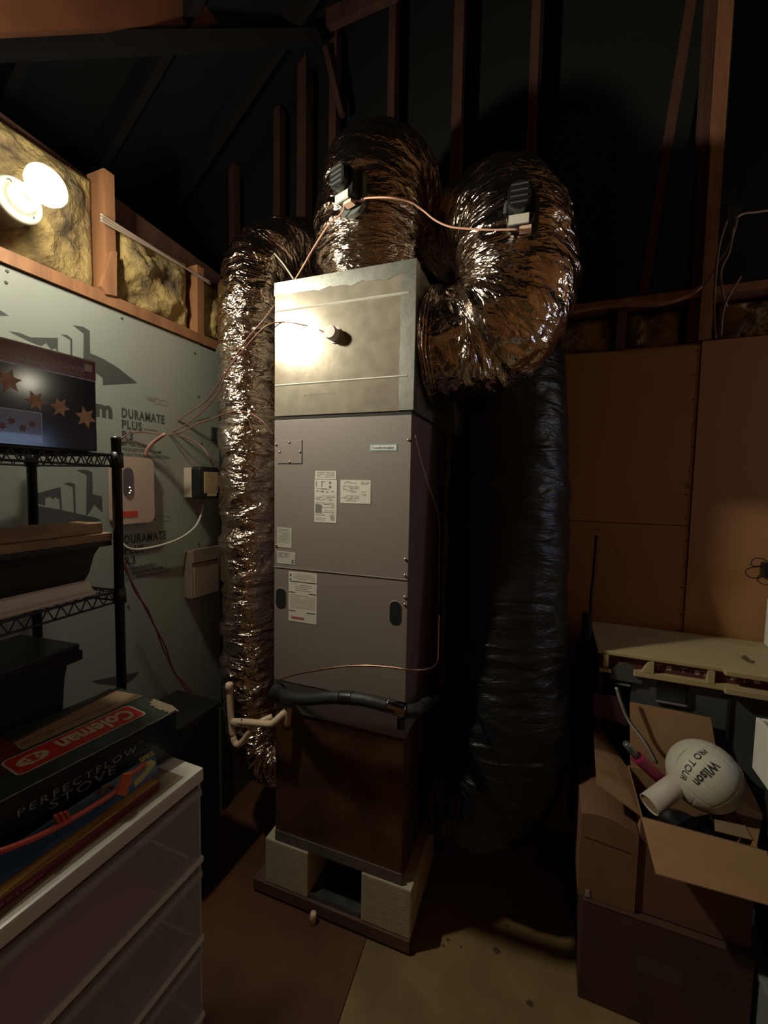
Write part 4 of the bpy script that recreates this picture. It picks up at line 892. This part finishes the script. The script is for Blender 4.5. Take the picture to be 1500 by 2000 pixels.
ob('back_panel', bx(.2, 1.2, BY-.05, BY-.03, 0, TZ-.015), blackm, t)
for a, b, c, d in ((1282, 1340, 1340, 1366), (1203, 1230, 1305, 1332)):
    p0 = P(a, d, y=FY+.026); p1 = P(b, c, y=FY+.026)
    w = ob('play_window', bx(p0.x, p1.x, FY+.022, FY+.027, p0.z, p1.z), mat('window_dark', (.012, .014, .016), .2), t)
    ob('window_sill', bx(p0.x-.003, p1.x+.003, FY+.014, FY+.022, p0.z-.004, p0.z+.001), mat('sill_grey', (.20, .21, .21), .5), w)
    ob('window_mullion', bx(p1.x+.006, p1.x+.012, FY+.016, FY+.027, p0.z, p1.z), mat('window_dark', (.012, .014, .016), .2), w)
x = P(1423, 1390, y=FY+.02).x
ob('panel_joint', bx(x-.004, x+.004, FY+.018, FY+.028, .7, fz0-.004), blackm, t)
gm = ob('leaf_scrap', prism([P(1447, 1284, z=TZ+.001), P(1455, 1280, z=TZ+.001), P(1466, 1290, z=TZ+.001), P(1474, 1292, z=TZ+.001), P(1470, 1296, z=TZ+.001), P(1458, 1292, z=TZ+.001)], (0, 0, .002)), mat('dry_leaf', (.10, .085, .02), .8))
tag(gm, 'small dark leaf scrap lying on the tan toy counter top', 'leaf')
# black charger and white strip at the right edge
t = thing('plug_adapter', P(1497, 1110, y=2.1), 'black plug adapter with looped cord on the back wall at right edge', 'adapter')
p = P(1489, 1128, y=2.1); ob('adapter_body', bx(p.x, p.x+.06, 2.09, 2.13, p.z, p.z+.06), black, t, bevel=.006)
yq = 2.10
ob('cord_loop', tube([P(1500, 1097, y=yq), P(1488, 1091, y=yq), P(1474, 1091, y=yq), P(1467, 1099, y=yq), P(1472, 1106, y=yq), P(1492, 1105, y=yq)], .0022, 7, 6), black, t, True)
ob('cord_loop', tube([P(1490, 1106, y=yq), P(1470, 1108, y=yq), P(1458, 1113, y=yq), P(1457, 1121, y=yq), P(1466, 1128, y=yq), P(1480, 1129, y=yq), P(1490, 1126, y=yq)], .0022, 7, 6), black, t, True)
t = thing('power_strip', P(1500, 1275, y=2.1), 'white upright plastic unit standing on the toy counter at right edge', 'device')
p = P(1496, 1276, y=2.06); ob('unit_body', bx(p.x, p.x+.09, 2.03, 2.09, TZ+.001, TZ+.19), white_pl, t, bevel=.008)
# dark pole + folded umbrella
t = thing('pole', P(1152, 1400, y=1.93), 'thin dark pole leaning in the back corner behind the big black duct', 'pole')
ob('shaft', tube([P(1166, 1046, y=2.08), P(1160, 1120, y=2.05), P(1153, 1220, y=2.0), P(1150, 1560, y=1.9)], .0075, 12, 4), mat('dark_pole', (.03, .018, .018), .45), t, True)
t = thing('folded_umbrella', P(1140, 1500, y=1.9), 'tall folded black umbrella standing beside the leaning pole', 'umbrella')
q = [P(1145, 1196, y=1.93), P(1145, 1230, y=1.93), P(1144, 1280, y=1.90), P(1138, 1380, y=1.86), P(1132, 1500, y=1.82), P(1128, 1600, y=1.78)]
pth = crom(q, 10); Lp = len(pth)
ob('canopy', sweep(pth, [float(np.interp(i/(Lp-1), [0, .2, .35, .6, 1], [.012, .015, .028, .033, .036])) for i in range(Lp)], 30, disp=lambda s, a, R, d: .004*math.sin(a*8)), mat('dark_cloth', (.018, .014, .016), .8), t, True)
lo = pth[-1]; ob('tip', tube([lo, (lo.x-.01, lo.y-.02, .001)], .012, 10, 1), black, t, True)

# ============================================================ cartons
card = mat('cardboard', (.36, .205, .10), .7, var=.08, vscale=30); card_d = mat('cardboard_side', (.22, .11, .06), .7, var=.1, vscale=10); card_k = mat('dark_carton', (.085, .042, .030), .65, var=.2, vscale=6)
t = thing('carton', (.38, 1.58, 0), 'large dark closed carton on the floor under the open box', 'carton')
BX0, BX1, BYF, BYB = .140, .585, 1.43, 1.73
ob('box_body', bx(BX0, BX1, BYF, BYB, .001, .338), card_k, t, bevel=.003)
ob('box_top_flap', bx(BX0, BX1, BYF-.001, (BYF+BYB)/2-.002, .3385, .342, bx(BX0, BX1, (BYF+BYB)/2+.002, BYB, .3385, .342)), card_k, t)
flat('printed_marks', [[Vector((.28, BYF, .27)), Vector((.52, BYF, .27)), Vector((.52, BYF, .265)), Vector((.28, BYF, .265))], [Vector((.30, BYF, .23)), Vector((.42, BYF, .23)), Vector((.42, BYF, .17)), Vector((.30, BYF, .17))]], mat('faint_print', (.08, .05, .035), .7), t, (0, -1, 0))
RZ = .655
# slim carton to the left of the open box
t = thing('carton', (.2, 1.55, .344), 'narrow brown carton with slit, beside the open box and on the large dark carton', 'carton')
sx0, sx1 = .125, .288
prof2 = [(sx0, .3435), (sx1, .3435), (sx1, .585)]+[(sx1-(sx1-sx0)*k/8, .585+.045*math.sin(k/8*3.14159*.62+.3)) for k in range(9)]+[(sx0, .60)]
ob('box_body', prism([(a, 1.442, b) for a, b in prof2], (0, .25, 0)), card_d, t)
sl0, sl1 = P(1140, 1633, y=1.442), P(1232, 1667, y=1.442)
ob('slit', beam(sl0, sl1, .002, .0022, up=(0, 0, 1)), ink_d, t)
ob('tape_bit', prism([P(1143, 1738, y=1.441), P(1151, 1738, y=1.441), P(1152, 1752, y=1.441), P(1142, 1750, y=1.441)], (0, -.002, 0)), mat('tape_scrap', (.28, .25, .26), .4), t)
# open carton
t = thing('carton', (.44, 1.58, .344), 'open cardboard box with spread flaps holding the volleyball', 'carton')
ox0, ox1, oy0, oy1 = .292, .580, 1.452, 1.715
w = .004
ob('box_wall', bx(ox0, ox1, oy0, oy0+w, .344, RZ), mat('carton_front_shaded', (.16, .08, .06), .7), t); ob('box_wall', bx(ox0, ox1, oy1-w, oy1, .344, RZ), card, t)  # front wall: the flap's shadow is put into its darker colour
ob('box_wall', bx(ox0, ox0+w, oy0+w, oy1-w, .344, RZ), card, t); ob('box_wall', bx(ox1-w, ox1, oy0+w, oy1-w, .344, RZ), card, t)
ob('box_floor', bx(ox0, ox1, oy0, oy1, .343, .347), card, t)
def flap(p, m=card, th=(0, 0, -.003), name='flap'): return ob(name, prism(p, th), m, t)
fz = RZ
# front flap sloping down toward camera
f_out0 = P(1281, 1706, y=1.34); f_out1 = P(1512, 1770, y=1.34)
flap([(ox0, oy0, fz), (ox1+.02, oy0, fz), f_out1, f_out0])
lf = [Vector((ox0, oy0+.005, fz)), Vector((ox0, oy1-.02, fz)), P(1157, 1400, x=.185), P(1165, 1530, x=.165)]
flap(lf)
flap([(ox0+.01, oy1, fz-.01), (ox1, oy1, fz-.01), P(1388, 1402, y=1.738), P(1230, 1371, y=1.738)], th=(0, .003, 0))
flap([(ox1, oy1-.01, fz), (ox1, oy0+.01, fz), P(1490, 1592, x=.655), P(1402, 1405, x=.625)])
flap([P(1395, 1600, z=fz+.004), P(1455, 1612, z=fz+.004), P(1470, 1640, z=fz+.004), P(1396, 1622, z=fz+.004)], mat('inner_card', (.28, .19, .12), .7), (0, 0, -.002), 'inner_flap')
# stuff in the box
t = thing('black_bag', (.44, 1.58, .35), 'black folded bag filling the open cardboard box', 'bag')
bm = bmesh.new(); g = []; nu = 30
for i in range(nu+1):
    row = []
    for j in range(nu+1):
        u, v = i/nu, j/nu; e = min(u, 1-u, v, 1-v)
        z = .46+.11*min(1, e*6)+.03*noise.noise(Vector((u*5, v*5, 2)))
        row.append(bm.verts.new((ox0+.008+(ox1-ox0-.016)*u, oy0+.008+(oy1-oy0-.016)*v, z)))
    g.append(row)
for i in range(nu):
    for j in range(nu): bm.faces.new([g[i][j], g[i+1][j], g[i+1][j+1], g[i][j+1]])
rg = [g[i][0] for i in range(nu+1)]+[g[nu][j] for j in range(1, nu+1)]+[g[i][nu] for i in range(nu-1, -1, -1)]+[g[0][j] for j in range(nu-1, 0, -1)]
bk = [bm.verts.new((v.co.x, v.co.y, .348)) for v in rg]
for i in range(len(rg)): bm.faces.new([rg[i], rg[(i+1) % len(rg)], bk[(i+1) % len(rg)], bk[i]])
ob('fabric', bm, mat('black_nylon', (.012, .012, .014), .5), t, True)
# volleyball
BC = P(1374.5, 1514, d=1.915); BR = .1045
def hitS(px_, py_):
    r = Vector(CW+CR*(px_-750)/FPX+CU*(1000-py_)/FPX).normalized(); o = Vector((0, 0, CZ)); oc = o-BC; b = oc.dot(r); c = oc.dot(oc)-BR*BR; D = b*b-c
    return o+r*(-b-math.sqrt(max(D, 0)))
t = thing('volleyball', BC-Vector((0, 0, BR)), 'white volleyball with black lettering resting in the open box', 'ball')
bm = bmesh.new(); bmesh.ops.create_icosphere(bm, subdivisions=6, radius=1)
aW = (hitS(1403, 1489)-BC).normalized(); bW = (hitS(1356, 1536)-BC).normalized(); Zb = ((aW+bW)/2).normalized(); Xb = (bW-aW); Xb = (Xb-Zb*Xb.dot(Zb)).normalized(); Yb = Zb.cross(Xb)
for v in bm.verts:
    d = v.co.normalized(); l = [d.dot(Xb), d.dot(Yb), d.dot(Zb)]; m_ = max(range(3), key=lambda i: abs(l[i])); a = abs(l[m_])
    u1, u2 = l[(m_+1) % 3]/a, l[(m_+2) % 3]/a
    u1 = math.atan(u1)/(math.pi/4); u2 = math.atan(u2)/(math.pi/4)
    dd = min(abs(abs(u1)-1), abs(abs(u2)-1), abs(abs(u1)-.34))
    v.co = BC+d*(BR-.0014*math.exp(-(dd/.028)**2))
vb = ob('cover', bm, mat('ball_leather', (.60, .58, .47), .5, bump=.1, bscale=250), t, True)
def ball_text(body, pa, pb, h, bold, m=ink_d):
    a, b = hitS(*pa), hitS(*pb); mid = ((a+b)/2-BC).normalized(); X = (b-a); w_ = X.length; X = (X-mid*X.dot(mid)).normalized(); Y = mid.cross(X)
    f = lambda u, v: np.array(BC+(mid*BR+X*(u-w_/2)+Y*(v-h/2)).normalized()*(BR+.0011))
    text('printed_text', body, None, X, Y, w_, h, m, vb, bold, mapf=f)
ball_text('Wilson', (1401, 1489), (1358, 1534), .027, .03)
ball_text('PRO TOUR', (1384, 1462), (1331, 1531), .020, .01)
ball_text('OFFICIAL SIZE', (1342, 1462), (1321, 1487), .004, 0, ink)
# rolled paper tube
t0 = P(1268, 1572, y=1.50); t1 = P(1345, 1515, y=1.60); axd = (t1-t0).normalized()
t = thing('paper_roll', t0, 'white rolled tube sticking out of the open box left of the ball', 'tube')
ob('roll', lathe([(.030, 0), (.033, .0), (.033, .19), (.030, .19), (.030, 0)], t0, axd, 36), mat('white_paper', (.58, .53, .48), .6), t, True)
ob('roll_end', lathe([(0, .004), (.029, .004), (.029, .01), (0, .01)], t0, axd, 30), mat('tan_core', (.42, .29, .15), .7), t)
# pink tool
t = thing('flashlight', P(1250, 1480, y=1.60), 'magenta rubber handled tool lying in the open box', 'tool')
h0, h1 = P(1243, 1478, y=1.56), P(1300, 1530, y=1.62)
ob('handle', tube([h0, h0.lerp(h1, .5), h1], .019, 18, 5), mat('magenta_rubber', (.33, .02, .07), .5), t, True)
ob('head', tube([P(1222, 1452, y=1.54), h0], .011, 14, 3), mat('grey_metal', (.20, .21, .21), .35, .6), t, True)
# ruler-like strip and dark strap
t = thing('metal_strip', P(1235, 1400, y=1.64), 'thin pale metal strip standing up out of the open box', 'strip')
m0 = [P(1203, 1342, y=1.68), P(1212, 1372, y=1.67), P(1228, 1410, y=1.66), P(1258, 1450, y=1.63), P(1280, 1490, y=1.62)]
ob('strip', tube(m0, .0045, 8, 6), mat('pale_metal', (.42, .41, .34), .3, .5), t, True)
ob('dark_edge', tube([q+Vector((.007, .002, -.001)) for q in m0], .0035, 6, 6), blackm, t, True)
t = thing('maroon_book', P(1190, 1420, y=1.74), 'dark maroon booklet behind the left flap of the open box', 'book')
ob('cover', prism([P(1158, 1352, y=1.735), P(1205, 1362, y=1.735), P(1226, 1418, y=1.735), P(1160, 1398, y=1.735)], (0, .008, 0)), mat('maroon_cover', (.045, .014, .018), .5), t)
# white tray on dark tote at the right edge
t = thing('storage_tote', (.85, 1.3, 0), 'tall dark tote at the right edge beside the cartons', 'bin')
ob('tote_body', bx(.64, 1.05, 1.15, 1.60, .302, .86), mat('tote_dark', (.03, .03, .034), .5), t, bevel=.01)
t = thing('storage_tote', (.85, 1.35, 0), 'light grey tote on the floor at the lower right corner', 'bin')
ob('tote_body', bx(.60, 1.05, 1.20, 1.66, .001, .28), mat('tote_grey', (.22, .24, .24), .5), t, bevel=.01); ob('tote_lid', bx(.595, 1.055, 1.195, 1.665, .281, .300), mat('tote_grey', (.22, .24, .24), .5), t, bevel=.004)
t = thing('tray', (.75, 1.3, .862), 'white open tray with rounded rim at the right edge', 'tray')
tx = P(1476, 1400, y=1.50); tzz = tx.z
bm = bmesh.new(); X0, X1, Y0, Y1, Z0, Z1 = tx.x, tx.x+.4, 1.16, 1.50, .862, tzz
for (a, b, c, d) in ((X0, X0+.012, Y0, Y1), (X1-.012, X1, Y0, Y1), (X0+.012, X1-.012, Y0, Y0+.012), (X0+.012, X1-.012, Y1-.012, Y1)): bx(a, b, c, d, Z0, Z1, bm)
ob('tray_wall', bm, white_pl, t, bevel=.003); ob('tray_floor', bx(X0+.012, X1-.012, Y0+.012, Y1-.012, Z0, Z0+.006), mat('tray_inner', (.15, .10, .05), .7), t)
